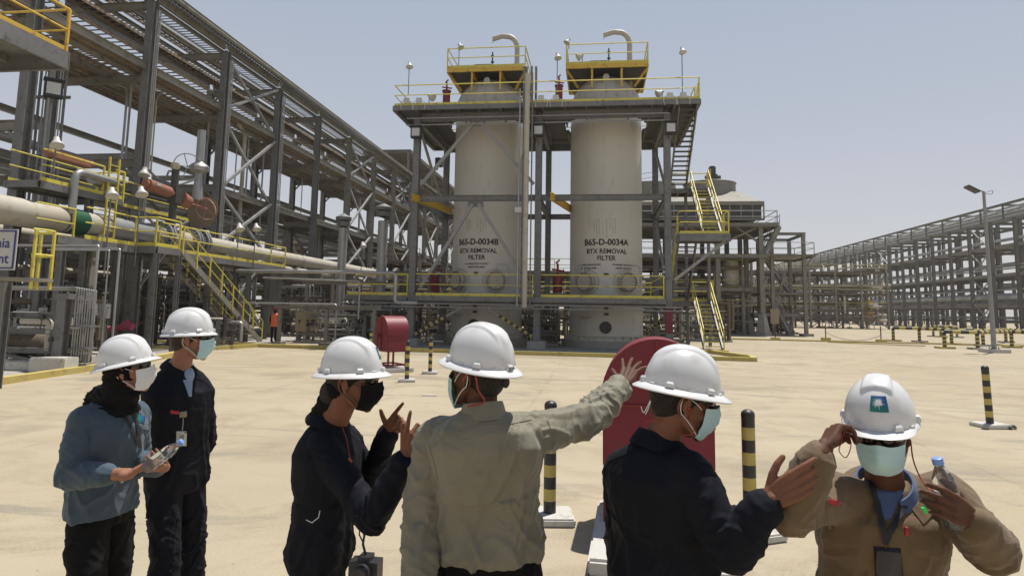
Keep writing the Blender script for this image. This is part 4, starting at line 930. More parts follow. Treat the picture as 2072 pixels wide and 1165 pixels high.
support_frame(-16, -10, 38.5, 3.9, 'tallest goalpost pipe support before the left rack')
def panel_box(loc, w_, h, d, lab, rz=0, leg=.55, m=BOXC):
    T = thing('control_cabinet', lab, 'control cabinet', loc, rz, 'beige control cabinets')
    b = MB(); b.bb((-w_/2, -d/2, leg), (w_/2, d/2, leg+h)); b.bb((-w_/2-.03, -d/2-.03, leg+h), (w_/2+.03, d/2+.03, leg+h+.03)); b.build('body', m, T)
    for s_ in (-1, 1):
        b = MB(); b.bar((s_*w_*.3, 0, .04), (s_*w_*.3, 0, leg), .09, .09); b.bb((s_*w_*.3-.16, -.16, 0), (s_*w_*.3+.16, .16, .05)); b.bar((s_*w_*.3, -.14, .05), (s_*w_*.3, -.03, .3), .06, .02); b.build('leg', STEELD, T)
    b = MB(); b.bb((-w_/2+.03, -d/2-.012, leg+.03), (-.005, -d/2, leg+h-.03)); b.bb((.005, -d/2-.012, leg+.03), (w_/2-.03, -d/2, leg+h-.03)); b.build('door', m, T)
p = at(615, 694, Z=0); panel_box((p.x, p.y+.3, .05), 1.15, 1.0, .45, 'beige twin-door control cabinet standing right of the orange vested worker', .15)
p = at(742, 690, Z=0); panel_box((p.x, p.y, .05), .45, .95, .4, 'narrow beige control cabinet left of the small red cabinet', .1, .45)
# small orange vested worker far off
# ================================================= PROCESS CLUTTER
def valve(b, x, y, z, s=1.0, wheel_=True, ax=(0, 0, 1)):
    b.tube([(x-.18*s, y, z), (x-.12*s, y, z)], .1*s, 10); b.tube([(x+.12*s, y, z), (x+.18*s, y, z)], .1*s, 10); b.tube([(x-.12*s, y, z), (x, y, z), (x+.12*s, y, z)], [.055*s, .09*s, .055*s], 10)
    b.tube([(x, y, z), (x, y, z+.32*s)], .03*s, 6); b.lathe((x, y, z+.1*s), [(.07*s, 0), (.07*s, .03*s), (.03*s, .03*s)], 8)
    if wheel_: wheel(b, (x, y, z+.32*s), .12*s, .012*s, ax, 4)
MC = [PIPEC, PIPEG, DARKM, BRN]
def skid(seed, x, y, w_, d, h, lab, group='piping skids', brown=False, nverts=None, cat='piping skid'):
    """steel frame with headers, branch pipes, valves, gauges and a tank or two"""
    rr = random.Random(seed); T = thing('piping_skid', lab, cat, (x, y, 0), 0, group)
    b = MB()
    for a in (-w_/2, w_/2):
        for c in (-d/2, d/2): b.ibeam((a, c, 0), (a, c, h), .14, .14)
    for z in [v for v in (h*.35, h*.7, h)]:
        for c in (-d/2, d/2): b.ibeam((-w_/2, c, z), (w_/2, c, z), .1, .14)
        for a in (-w_/2, w_/2): b.ibeam((a, -d/2, z), (a, d/2, z), .1, .14)
    b.bar((-w_/2, -d/2, h*.35), (w_/2, -d/2, 0.1), .08, .08); b.build('frame', BRN if brown else STEEL, T)
    for k in range(3):
        b = MB(); n = int((6 if h > 2 else 4)*w_/3)+1
        for i in range(n):
            z = rr.uniform(.25, h*1.02); r = rr.choice((.03, .05, .07, .1)); c = rr.uniform(-d/2, d/2)
            x0 = rr.uniform(-w_/2-.6, 0); x1 = rr.uniform(0, w_/2+.6); zb = rr.choice((0, z-.8, h+.2))
            b.elbow([(x0, c, z), (x1, c, z), (x1, c, max(.05, zb))], r, .15, 8, 3)
        for i in range(int(n*1.3)):
            a = rr.uniform(-w_/2, w_/2); c = rr.uniform(-d/2, d/2); b.tube([(a, c, 0.05), (a, c, rr.uniform(.8, h*1.1))], rr.choice((.025, .04, .06)), 7)
        b.build('pipework', [PIPEC if not brown else BRN, PIPEG, DARKM][k], T)
    b = MB()
    for i in range(int(4*w_)): valve(b, rr.uniform(-w_/2, w_/2), rr.uniform(-d/2-.2, d/2), rr.choice((.4, .7, 1.0, 1.3, h*.5)), rr.uniform(.7, 1.4), True, rr.choice(((0, 0, 1), (0, 1, .2), (1, 0, 0))))
    b.build('valve', BRN if seed % 2 else PIPEG, T)
    if seed % 3 != 1:
        b = MB()
        a = rr.uniform(-w_/3, w_/3); b.tube([(a-.6, 0, h*.45), (a-.5, 0, h*.45), (a+.5, 0, h*.45), (a+.6, 0, h*.45)], [.15, .32, .32, .15], 16); b.bb((a-.4, -.2, 0), (a-.3, .2, h*.4)); b.bb((a+.3, -.2, 0), (a+.4, .2, h*.4))
        b.build('tank', PIPEC if seed % 2 else BRN, T)
    b = MB()
    for i in range(int(3*w_)):
        a = rr.uniform(-w_/2, w_/2); z = rr.uniform(.7, 1.5); b.cut(); b.lathe((a, -d/2-.12, z), [(0.001, 0), (.07, 0), (.07, .05), (.001, .05)], 12, 'Y'); b.tube([(a, -d/2-.09, z), (a, -d/2-.09, z-.35)], .012, 5)
    b.build('gauge', WHITEP if seed % 2 else DARKM, T)
    b = MB(); b.bb((-w_/2-.15, -d/2-.15, 0), (w_/2+.15, d/2+.15, .13)); b.build('plinth', CONC, T)
    return T
SK = [(-15.9, 17.2, 2.2, 1.2, 1.5, 'low piping skid at the left edge behind the concrete blocks'), (-18.6, 20.5, 3, 1.4, 1.9, 'piping skid under the green banded pipe'),
 (-17.0, 26.8, 2.2, 1.1, 1.2, 'low piping skid under the yellow stair'), (-21.5, 26.5, 4, 1.6, 3.0, 'tall piping skid behind the yellow stair'), (-21.5, 33, 4, 1.6, 2.8, 'piping skid left of the orange vested worker'),
 (-18.2, 40, 4, 2, 3.4, 'tall brown skid right of the orange vested worker'), (-13.6, 33.4, 3.6, 1.3, 1.4, 'low skid of valves behind the beige cabinet'), (-11.6, 36, 3.2, 1.6, 2.3, 'piping skid behind the small red cabinet'), (-14.5, 42, 5, 2, 3.4, 'wide brown skid left of the filter tower'),
 (-10.8, 44, 4, 2, 3.4, 'brown skid right behind the left tower column'), (-3.0, 36.6, 1.7, 2.2, 1.7, 'dark valve skid squeezed between the two vessels'), (-2.9, 42, 3, 2, 4.0, 'tall dark skid behind the gap of the vessels'), (3.6, 41.5, 3.4, 2, 1.9, 'low skid behind the stair tower'), (6.8, 47, 4, 2, 2.6, 'brown skid seen through the lower yellow stair'),
 (-24.5, 22, 3.4, 2, 3.6, 'dark skid far left under the rack'), (-26.5, 30, 4, 2, 3.6, 'brown skid deep under the left rack'), (-25, 38, 5, 2, 3.6, 'brown skid deep behind the walkway'), (-21, 47, 5, 2, 3.8, 'brown skid under the rack beyond the worker'), (-19.5, 18.2, 2.5, 1.0, 1.2, 'small skid at the left edge behind the ladder of conduits'), (-13.2, 48, 5, 2, 3.6, 'distant brown skid seen below the silver pipe'), (-6.5, 46, 4, 2, 3.0, 'brown skid hidden behind the left vessel')]
for i, (x, y, w_, d, h, lab) in enumerate(SK): skid(i, x, y, w_, d, h, lab, brown=(i % 2 == 1 or y > 36))
# bigger brown process frames further back that close the horizon under the rack
def frame_block(seed, x, y, w_, d, h, lab, brown=True):
    rr = random.Random(seed); T = thing('process_unit', lab, 'steel frame', (x, y, 0), 0, 'process frames behind the left rack'); m = BRN if brown else STEELD
    nx = max(2, round(w_/4)); b = MB()
    for i in range(nx+1):
        for c in (0, d): b.ibeam((i*w_/nx, c, 0), (i*w_/nx, c, h), .28, .28, .03, (0, 1, 0))
    b.build('column', STEELD, T); b = MB()
    lv = [h*.33, h*.62, h]
    for z in lv:
        b.bb((0, .1, z), (w_, d-.1, z+.05))
        for c in (0, d): b.ibeam((0, c, z-.15), (w_, c, z-.15), .16, .28)
    b.build('deck', m, T); b = MB()
    for z in lv: rail(b, [(0, -.05, z), (w_, -.05, z)], 1.1, 2, .03, False)
    b.build('handrail', YEL if seed % 2 else STEELD, T); b = MB()
    for z in [.6]+lv[:2]:
        for i in range(5): b.tube([(-1, rr.uniform(0, d), z+rr.uniform(.4, 1.6)), (w_+1, rr.uniform(0, d), z+rr.uniform(.4, 1.6))], rr.choice((.08, .12, .2)), 8)
        for i in range(10): a = rr.uniform(0, w_); c = rr.uniform(0, d); b.tube([(a, c, z-.6), (a, c, z+rr.uniform(1, 2.6))], rr.choice((.05, .1, .16)), 7)
    b.build('pipework', PIPEC if seed % 2 else PIPEG, T); b = MB()
    for i in range(3): a = rr.uniform(1, w_-1); b.tube([(a-1.4, d/2, lv[i % 2]+1), (a+1.4, d/2, lv[i % 2]+1)], .55, 16)
    b.build('drum', PIPEC, T); b = MB()
    for i in range(nx): b.bar((i*w_/nx, 0, .1), ((i+1)*w_/nx, 0, lv[0]), .12, .12); b.bar((i*w_/nx, -.1, lv[0]), ((i+1)*w_/nx, -.1, .1), .12, .12)
    b.build('cross_brace', BRN, T)
for i, (x, y, w_, d, h) in enumerate([(-46, 40, 14, 6, 6.5), (-46, 62, 16, 6, 7.5), (-30, 58, 14, 6, 6.2), (-16, 62, 12, 6, 5.6), (-9, 56, 12, 5, 5.2), (-30, 92, 18, 6, 7), (-12, 88, 16, 6, 6.5), (-44, 26, 12, 5, 6)]):
    frame_block(90+i, x, y, w_, d, h, ['brown process frame far left beyond the rear rack', 'large brown frame behind the rear rack', 'frame of drums and pipes beyond the left rack', 'frame between the rack and the filter tower', 'frame seen behind the filter tower legs', 'most distant frame past the left rack', 'distant frame behind the left vessel', 'brown frame at the far left edge'][i], i % 3 != 0)
for i, (x, y, w_, d, h, l_) in enumerate(((3, 76, 14, 6, 8, 'frame of pipes right behind the fan cooler'), (21, 105, 22, 8, 8.5, 'long low frame of pipes between the annex and the far rack'), (12, 128, 26, 8, 9, 'distant frame of pipes under the vanishing end of the far rack'), (3.2, 62.5, 10, 6, 6.2, 'pipe frame standing inside the cooler legs'))): frame_block(120+i, x, y, w_, d, h, l_, i % 2 == 1)
for i, (x, y, w_, d, h, l_) in enumerate(((6, 55, 4, 2, 3, 'brown skid just behind the lower yellow stair'), (11.8, 64.5, 3.5, 2, 3.4, 'piping skid between the cooler feet'), (16.6, 66, 3, 2, 2.6, 'piping skid under the annex deck'), (8.5, 68, 4, 2, 3.8, 'deep piping skid under the cooler'))): skid(60+i, x, y, w_, d, h, l_, brown=i % 2 == 0)
# conduit ladder on a column: the bundle of thin pipes at the left
c = at(118, 752, Z=0); T = thing('conduit_bank', 'row of thin grey conduits bending down beside a stout column on a concrete block', 'conduits', (c.x, c.y, 0))
b = MB(); b.ibeam((0, 0, .42), (0, 0, 2.05), .24, .24, .02, (0, 1, 0)); b.bb((-.22, -.14, 1.95), (.22, .14, 2.1)); b.build('column', STEEL, T)
b = MB()
for i in range(9):
    x = .2+i*.05; z = 2.28-.01*i; b.elbow([(-2.2, .15+.03*i, z), (x, .15+.03*i, z), (x, .15+.03*i, .15+.12*(i % 3))], .018, .05, 7)
b.build('conduit', PIPEG, T)
b = MB(); b.bb((.12, .1, 1.2), (.7, .5, 1.24)); b.bb((.12, .1, .6), (.7, .5, .64)); b.build('clamp_bar', STEEL, T)
def block(p, w_, d, h, rz, lab):
    bm_ = bmesh.new(); bmesh.ops.create_cube(bm_, size=1)
    for v in bm_.verts: v.co = Vector((v.co.x*w_, v.co.y*d, v.co.z*h+h/2))
    bmesh.ops.bevel(bm_, geom=bm_.edges[:], offset=.03, segments=2, affect='EDGES')
    me = bpy.data.meshes.new('concrete_block'); bm_.to_mesh(me); bm_.free(); me.materials.append(CONCW); o = bpy.data.objects.new('concrete_block', me); C.objects.link(o); o.location = p; o.rotation_euler = (0, 0, rz)
    tag(o, lab, 'concrete block', 'concrete plinth blocks'); return o
for px, py, w_, d, h, lab in ((95, 756, .95, .6, .4, 'largest concrete block, carrying the stout column at the left'), (35, 752, .75, .45, .26, 'lower concrete block left of the largest one'), (-8, 748, .6, .4, .26, 'concrete block cut by the left edge'), (150, 742, .7, .5, .3, 'concrete block right behind the largest one'), (178, 735, .6, .5, .32, 'concrete block behind the hijab wearer helmet')):
    q = at(px, py, Z=0); block((q.x, q.y+.2, .02), w_, d, h, .1, lab)
# instrument stands in front of the rack
for i, (px, py, h, lab) in enumerate(((203, 725, 1.45, 'grey instrument box on a post above the left helmet'), (265, 705, 1.3, 'smaller grey instrument box on a post right of the pink bag'), (170, 715, 1.5, 'instrument manifold with four gauges under the small white sign'))):
    q = at(px, py, Z=0); T = thing('instrument_stand', lab, 'instrument', (q.x, q.y, 0), 0, 'instrument stands')
    b = MB(); b.tube([(0, 0, 0), (0, 0, h)], .05, 8); b.bb((-.14, -.14, 0), (.14, .14, .03)); b.build('post', STEEL, T)
    b = MB()
    if i < 2: b.bb((-.13, -.12, h-.1), (.13, .12, h+.38)); b.tube([(-.2, 0, h+.3), (.2, 0, h+.3)], .04, 8)
    else:
        for j in range(4): b.lathe((-.3+j*.2, -.1, h+.5), [(0.001, 0), (.07, 0), (.07, .05), (.001, .05)], 12, 'Y'); b.tube([(-.3+j*.2, -.05, h+.5), (-.3+j*.2, -.05, h-.2)], .02, 5)
        b.tube([(-.45, 0, h+.25), (.45, 0, h+.25)], .04, 8); b.tube([(-.45, 0, h), (.4, 0, h)], .05, 8)
        for j in range(4): valve(b, -.4+j*.22, -.05, h+.1, .8, False)
    b.build('instrument', PIPEG, T)
b = MB(); q = at(210, 700, Z=0); b.bb((-.15, -.15, .3), (.15, .15, .8)); o = tag(b.build('orange_box', ORGP), 'small orange box standing among pipes above the left helmet', 'box'); o.location = (q.x-.3, q.y, .1)
b = MB(); q = at(243, 662, Y=24); b.tube([(-.55, 0, -.05), (-.3, .0, -.12), (0, 0, 0.0), (.3, 0, .12), (.55, 0, .02)], [.1, .16, .13, .2, .14], 10); o = tag(b.build('fabric_wrap', mat('pink_fabric', (.5, .1, .15), .9)), 'crumpled pink cloth hanging on the column under the walkway', 'cloth'); o.location = q
s0 = at(182, 600, Y=18.5); T = thing('tag_sign', 'small white plate reading US-BI hung under the walkway', 'sign', s0)
b = MB(); b.bb((-.15, 0, -.12), (.15, .01, .12)); b.tube([(0, .02, -1), (0, .02, .2)], .015, 5); b.build('plate', WHITEP, T); o = text_mesh('US-BI', .08, DARKM, T); o.rotation_euler = (R_(90), 0, 0); o.location = (0, -.004, -.03)
# silver pipe frame (goalpost) in front of the walkway
a = at(80, 497, Y=17.5); c_ = at(200, 490, Y=17.5); b = MB(); b.elbow([(a.x-1, 17.5, a.z), (c_.x, 17.5, a.z), (c_.x, 17.5, .2)], .04, .04, 8); b.elbow([(a.x, 18, a.z-.05), (c_.x+.3, 18, a.z-.05), (c_.x+.3, 18, .3)], .035, .04, 8); b.elbow([(a.x, 17.8, a.z-.1), (c_.x+.12, 17.8, a.z-.1), (c_.x+.12, 17.8, .3)], .022, .04, 8)
tag(b.build('pipe_loop', PIPEG), 'slim pale pipes running level and dropping in front of the lower walkway', 'pipe')
# dark column cluster at far left
for i, (px, X) in enumerate(((62, -21.5), (8, -22.5))):
    q = at(px, 640, X=X); T = thing('conduit_riser', ['bundle of vertical conduits against the sky near the left edge', 'second bundle of conduits at the left edge'][i], 'conduits', (q.x, q.y, 0), 0, 'left conduit bundles')
    for j in range(7):
        b = MB(); b.tube([(j*.13-.4, (j % 3)*.15, 0), (j*.13-.4, (j % 3)*.15, 11.9)], [.03, .09, .025, .04, .03, .05, .025][j], 8); b.build('conduit', [STEELL, PIPEG, STEEL][j % 3], T)
    for z in (5, 7.6, 10):
        b = MB(); b.bar((-.6, .2, z), (.6, .2, z), .06, .12); b.build('clamp_bar', STEEL, T)
p = at(103, 182, X=-20.3); flood((p.x+.1, p.y, p.z), 'floodlight clamped to the rear rack column at the upper left', .8, 1.1)
# ================================================= RIGHT SIDE: LAMP POST, BARRIERS, STAKES
q = at(2012, 713, Z=0); T = thing('lamp_post', 'tall grey lamp post with one tilted floodlight at the far right', 'lamp post', (q.x, q.y, 0))
h = at(1995, 388, Y=q.y).z
b = MB(); b.tube([(0, 0, .25), (0, 0, h)], [.13, .075], 14); b.build('pole', STEELL, T)
b = MB(); b.bb((-.55, -.55, 0), (.55, .55, .2)); b.build('base_slab', CONCW, T)
b = MB(); b.bb((-.2, -.2, .2), (.2, .2, .24)); [b.tube([(x, y, .2), (x, y, .34)], .02, 6) for x in (-.15, .15) for y in (-.15, .15)]; b.build('base_plate', STEEL, T)
b = MB(); b.tube([(0, 0, h), (-.25, 0, h+.08), (-.45, 0, h+.1)], .035, 8); b.elbow([(.1, 0, h-.05), (.5, 0, h+.1), (.45, 0, h-.15), (0, 0, h-.12)], .015, .1, 6); b.build('arm', STEEL, T)
b = MB(); b.bar((-.9, 0, h+.32), (-.3, 0, h-.02), .5, .12); b.build('lamp_head', DARKM, T)
q = at(1759, 664, Z=0); T = thing('disc_marker', 'thin pole carrying two orange discs before the far rack', 'marker', (q.x, q.y, 0)); k = q.y/60
b = MB(); b.tube([(0, 0, 0), (0, 0, 3.2*k)], .06, 8); b.build('pole', STEELD, T)
for py in (616, 633):
    z = at(1759, py, Y=q.y).z; b = MB(); b.lathe((0, -.1, z), [(.001, 0), (.42*k, 0), (.42*k, .06), (.001, .06)], 24, 'Y'); b.build('disc', ORY, T)
def striped(b, p, q, r, n, start=0):
    p, q = Vector(p), Vector(q)
    for i in range(n): b.mi = (i+start) % 2; b.tube([p.lerp(q, i/n), p.lerp(q, (i+1)/n)], r, 12, False)
def barrier(pts, name_lab, endposts=True):
    T = thing('striped_barrier', name_lab, 'barrier', (0, 0, 0), 0, 'striped pipe barriers'); P = [at(x, y, Z=0) for x, y in pts]
    for p in P:
        b = MB(); striped(b, (p.x, p.y, .1), (p.x, p.y, .92), .11, 7); b.mi = 0; b.lathe((p.x, p.y, .92), [(.11, 0), (.09, .06), (0, .09)], 12); b.build('post', [BLK, YELK], T)
        b = MB(); b.bb((p.x-.45, p.y-.35, 0), (p.x+.45, p.y+.35, .12)); b.build('base_slab', YELK if rrb.random() < .5 else CONC, T)
    for p, q in zip(P, P[1:]):
        b = MB(); L = (q-p).length; striped(b, (p.x, p.y, 1.02), (q.x, q.y, 1.02), .115, max(4, int(L/.42))); b.build('top_rail', [BLK, YELK], T)
rrb = random.Random(3)
barrier([(1808, 690), (1861, 692), (1926, 697), (1990, 700), (2036, 693), (2110, 700)], 'farther striped barrier rail starting at the yellow kerb')
barrier([(1912, 705), (1979, 707), (2048, 703), (2120, 708)], 'nearer striped barrier rail that passes behind the lamp post')
barrier([(1889, 681), (1904, 682), (1937, 683)], 'short farthest striped barrier behind the other two')
for i, (x, y) in enumerate(((1671, 688), (1783, 692), (1719, 664), (1569, 688), (1656, 662), (1664, 662), (1678, 663), (1683, 663))):
    q = at(x, y, Z=0); T = thing('marker_stake', ['stake with yellow foot on the yellow kerb, left of the disc marker', 'stake with yellow foot at the end of the yellow kerb', 'far small stake with yellow foot', 'stake with a beige board near the cooler feet', 'far stake', 'far stake', 'far stake', 'far stake'][i] if i < 4 else 'thin far dark stakes standing before the far rack', 'stake', (q.x, q.y, 0), 0, 'marker stakes' if i < 4 else 'far dark stakes'); k = 1 if i < 4 else 1.3
    b = MB(); striped(b, (0, 0, .1), (0, 0, 1.15*k), .04*k, 6); b.build('rod', [BLK, REDP], T); b = MB(); b.bb((-.28, -.28, 0), (.28, .28, .2)); b.build('foot', YELK, T)
    if i == 3: b = MB(); b.bb((-.3, -.06, 1.2), (.3, 0, 2.3)); b.build('board', BOXC, T)
A, B = at(1671, 672, Y=at(1671, 688, Z=0).y), at(1783, 678, Y=at(1783, 692, Z=0).y)
b = MB(); b.tube([A.lerp(B, i/12)-Vector((0, 0, .5*4*(i/12)*(1-i/12))) for i in range(13)], .02, 5); tag(b.build('chain', STEEL), 'slack chain hung between two stakes', 'chain')
q = at(1180, 1098, Z=0)
# loose chip of white concrete and cable by the lone bollard
q = at(865, 800, Z=0); b = MB(); b.bb((-.12, -.06, 0), (.2, .06, .015)); o = tag(b.build('drain_cover', CONCW), 'small pale drain cover in the ground below the bollards', 'drain cover'); o.location = (q.x, q.y, .004)
q = at(2040, 868, Z=0); b = MB(); rr = random.Random(5); b.tube([(rr.uniform(-.14, .14), rr.uniform(-.08, .08), rr.uniform(.01, .05)) for i in range(14)], .012, 5); o = tag(b.build('wire_coil', DARKM), 'crumpled coil of dark wire beside the lone right bollard', 'wire'); o.location = (q.x, q.y, 0.01)
# ================================================= PEOPLE
from mathutils.bvhtree import BVHTree
SKIN = {'light': mat('light_skin', (.34, .17, .105), .5, 0, (.28, .13, .078), 18, .8, bump=.12, bscale=160),
        'mid': mat('tanned_skin', (.22, .1, .058), .5, 0, (.16, .07, .04), 18, .8, bump=.12, bscale=160),
        'dark': mat('brown_skin', (.12, .053, .03), .5, 0, (.085, .036, .02), 18, .8, bump=.12, bscale=160)}
for m_ in SKIN.values():
    m_.node_tree.nodes['Principled BSDF'].inputs['Roughness'].default_value = .62; m_.node_tree.nodes['Principled BSDF'].inputs['Specular IOR Level'].default_value = .22
    m_.node_tree.nodes['Principled BSDF'].inputs['Subsurface Weight'].default_value = .12; m_.node_tree.nodes['Principled BSDF'].inputs['Subsurface Scale'].default_value = .01; m_.node_tree.nodes['Principled BSDF'].inputs['Subsurface Radius'].default_value = (1, .3, .15)
def cloth(name, c, c2, bump=.25, rough=.85, sheen=.15):
    m = mat(name, c, rough, 0, c2, 7, .9, sheen=sheen, spec=.25)
    t = m.node_tree; b = t.nodes['Principled BSDF']; tc = [n for n in t.nodes if n.type == 'TEX_COORD'][0]
    n = t.nodes.new('ShaderNodeTexNoise'); n.inputs['Scale'].default_value = 9; n.inputs['Detail'].default_value = 4; n.inputs['Distortion'].default_value = 1.2
    n2 = t.nodes.new('ShaderNodeTexNoise'); n2.inputs['Scale'].default_value = 420; n2.inputs['Detail'].default_value = 2
    b1 = t.nodes.new('ShaderNodeBump'); b1.inputs['Strength'].default_value = bump; b1.inputs['Distance'].default_value = .02
    b2 = t.nodes.new('ShaderNodeBump'); b2.inputs['Strength'].default_value = .25; b2.inputs['Distance'].default_value = .0015
    t.links.new(tc.outputs['Object'], n.inputs[0]); t.links.new(tc.outputs['Object'], n2.inputs[0]); t.links.new(n.outputs[0], b1.inputs['Height']); t.links.new(n2.outputs[0], b2.inputs['Height'])
    t.links.new(b1.outputs[0], b2.inputs['Normal']); t.links.new(b2.outputs[0], b.inputs['Normal'])
    return m
NAVY = cloth('navy_coverall_cloth', (.003, .0038, .0075), (.0045, .0056, .011), rough=.8, sheen=0)
BLKC = cloth('black_cloth', (.0035, .0035, .004), (.005, .005, .0055), sheen=0, rough=.9)
OLIVE = cloth('grey_khaki_shirt_cloth', (.175, .16, .108), (.205, .188, .133), .7, rough=.6)
TEAL = cloth('blue_grey_shirt_cloth', (.043, .068, .092), (.054, .083, .108), rough=.75)
KHAKI = cloth('tan_coverall_cloth', (.125, .08, .037), (.152, .1, .05), .55, rough=.75)
SHIRTB = cloth('light_blue_shirt_cloth', (.25, .31, .42), (.28, .34, .45)); SHIRTD = cloth('mid_blue_shirt_cloth', (.075, .11, .22), (.09, .13, .25))
MASKB = cloth('pale_blue_mask', (.42, .62, .66), (.48, .68, .7), .05); MASKG = cloth('pale_green_mask', (.36, .55, .5), (.4, .6, .55), .05); MASKW = cloth('white_mask', (.65, .65, .63), (.7, .7, .68), .05)
HAIR = mat('black_hair', (.012, .009, .008), .55, 0, (.03, .02, .016), 60, 1, bump=.9, bscale=180, streak=(1, 1, .15)); HAIRB = mat('dark_brown_hair', (.03, .018, .012), .5, 0, (.06, .038, .025), 60, 1, bump=.9, bscale=180, streak=(1, 1, .15))
HELM = mat('white_helmet_shell', (.66, .66, .65), .28, 0, (.62, .62, .605), 3, .8, coat=.25, bump=.02, bscale=12, dirt=(.56, .55, .51))
LENS = mat('dark_lens', (.008, .008, .009), .08, 0, spec=.7); RUBB = mat('black_strap', (.012, .012, .013), .6); CORD = mat('orange_red_cord', (.33, .04, .02), .5); STRAP = mat('white_strap', (.7, .7, .7), .6)
NAIL = mat('fingernail', (.3, .16, .12), .35)
def rmesh(B, voxel, smooth=4, fac=.6):
    """turn overlapping closed shapes into ONE continuous surface"""
    o = B.build('tmp', STEEL); m = o.modifiers.new('r', 'REMESH'); m.mode = 'VOXEL'; m.voxel_size = voxel; m.adaptivity = 0
    if smooth: s = o.modifiers.new('s', 'SMOOTH'); s.factor = fac; s.iterations = smooth
    dg = bpy.context.evaluated_depsgraph_get(); me = bpy.data.meshes.new_from_object(o.evaluated_get(dg)); old = o.data
    bpy.data.objects.remove(o); bpy.data.meshes.remove(old)
    me.materials.clear(); me.polygons.foreach_set('use_smooth', [True]*len(me.polygons)); return me
def mobj(name, me, m, parent):
    me.materials.append(m); me.name = name; o = bpy.data.objects.new(name, me); C.objects.link(o); o.parent = parent; return o
class Blob(MB):
    def ball(s, c, r, axes=None, n=20):
        """ellipsoid; r scalar or three radii along axes"""
        r = (r, r, r) if not isinstance(r, (tuple, list)) else r; A = axes or (Vector((1, 0, 0)), Vector((0, 1, 0)), Vector((0, 0, 1))); c = Vector(c)
        h = n//2; vs = []
        for i in range(1, h):
            t = math.pi*i/h
            for j in range(n):
                a = 2*math.pi*j/n; vs.append(c+A[0]*(r[0]*math.sin(t)*math.cos(a))+A[1]*(r[1]*math.sin(t)*math.sin(a))+A[2]*(r[2]*math.cos(t)))
        fs = [(i*n+j, i*n+(j+1) % n, (i+1)*n+(j+1) % n, (i+1)*n+j)[::-1] for i in range(h-2) for j in range(n)]
        vs += [c+A[2]*r[2], c-A[2]*r[2]]; k = len(vs)
        fs += [(k-2, j, (j+1) % n) for j in range(n)]+[(k-1, (h-2)*n+(j+1) % n, (h-2)*n+j) for j in range(n)]
        s.add(vs, fs)
    def limb(s, pts, rs, n=16):
        """tapered round-ended limb through points"""
        pts = [Vector(p) for p in pts]; P = []; Q = []
        for i in range(len(pts)-1):
            k = max(1, int((pts[i+1]-pts[i]).length/.03)+1)
            for j in range(k): t = j/k; P.append(pts[i].lerp(pts[i+1], t)); Q.append(rs[i]*(1-t)+rs[i+1]*t)
        P.append(pts[-1]); Q.append(rs[-1])
        s.tube(P, Q, n); s.ball(P[0], Q[0]*.99, n=12); s.ball(P[-1], Q[-1]*.99, n=12)
        for i in range(1, len(pts)-1): s.ball(pts[i], rs[i]*.995, n=12)
    def loft(s, rings, n=32, pw=2.3):
        """closed body from superelliptic rings (centre, side vector, front vector, half width, half depth)"""
        vs = []
        for c, sd, ft, a, b_ in rings:
            for j in range(n):
                t = 2*math.pi*j/n; x = abs(math.cos(t))**(2/pw)*math.copysign(1, math.cos(t)); y = abs(math.sin(t))**(2/pw)*math.copysign(1, math.sin(t))
                vs.append(Vector(c)+sd*a*x+ft*b_*y)
        k = len(rings); fs = [(i*n+j, i*n+(j+1) % n, (i+1)*n+(j+1) % n, (i+1)*n+j) for i in range(k-1) for j in range(n)]
        fs += [tuple(range(n))[::-1], tuple((k-1)*n+j for j in range(n))]; s.add(vs, fs)
def bez(p, q, r, k=8):
    return [Vector(p)*(1-t)**2+Vector(q)*2*t*(1-t)+Vector(r)*t*t for t in [i/k for i in range(k+1)]]
Z = Vector((0, 0, 1))
def vframe(p):
    a = Vector((p[0], p[1], 0)).normalized(); return Vector((a.y, -a.x, 0)), a
def heading(p, deg):
    r, a = vframe(p); return a*math.cos(R_(deg))+r*math.sin(R_(deg))
class HeadF:
    """head frame: x to the wearer's right, y forward, z up; origin between the ears"""
    def __init__(s, c, deg, pitch=0, roll=0, k=1.0):
        s.c = Vector(c); h = heading(c, deg); rgt = h.cross(Z).normalized()
        s.y = (h*math.cos(R_(pitch))-Z*math.sin(R_(pitch))).normalized(); s.z = rgt.cross(s.y).normalized(); s.x = rgt; s.k = k
        if roll: q = Matrix.Rotation(R_(roll), 3, s.y); s.x = q @ s.x; s.z = q @ s.z
    def __call__(s, x, y, z): return s.c+(s.x*x+s.y*y+s.z*z)*s.k
    def ax(s): return (s.x, s.y, s.z)
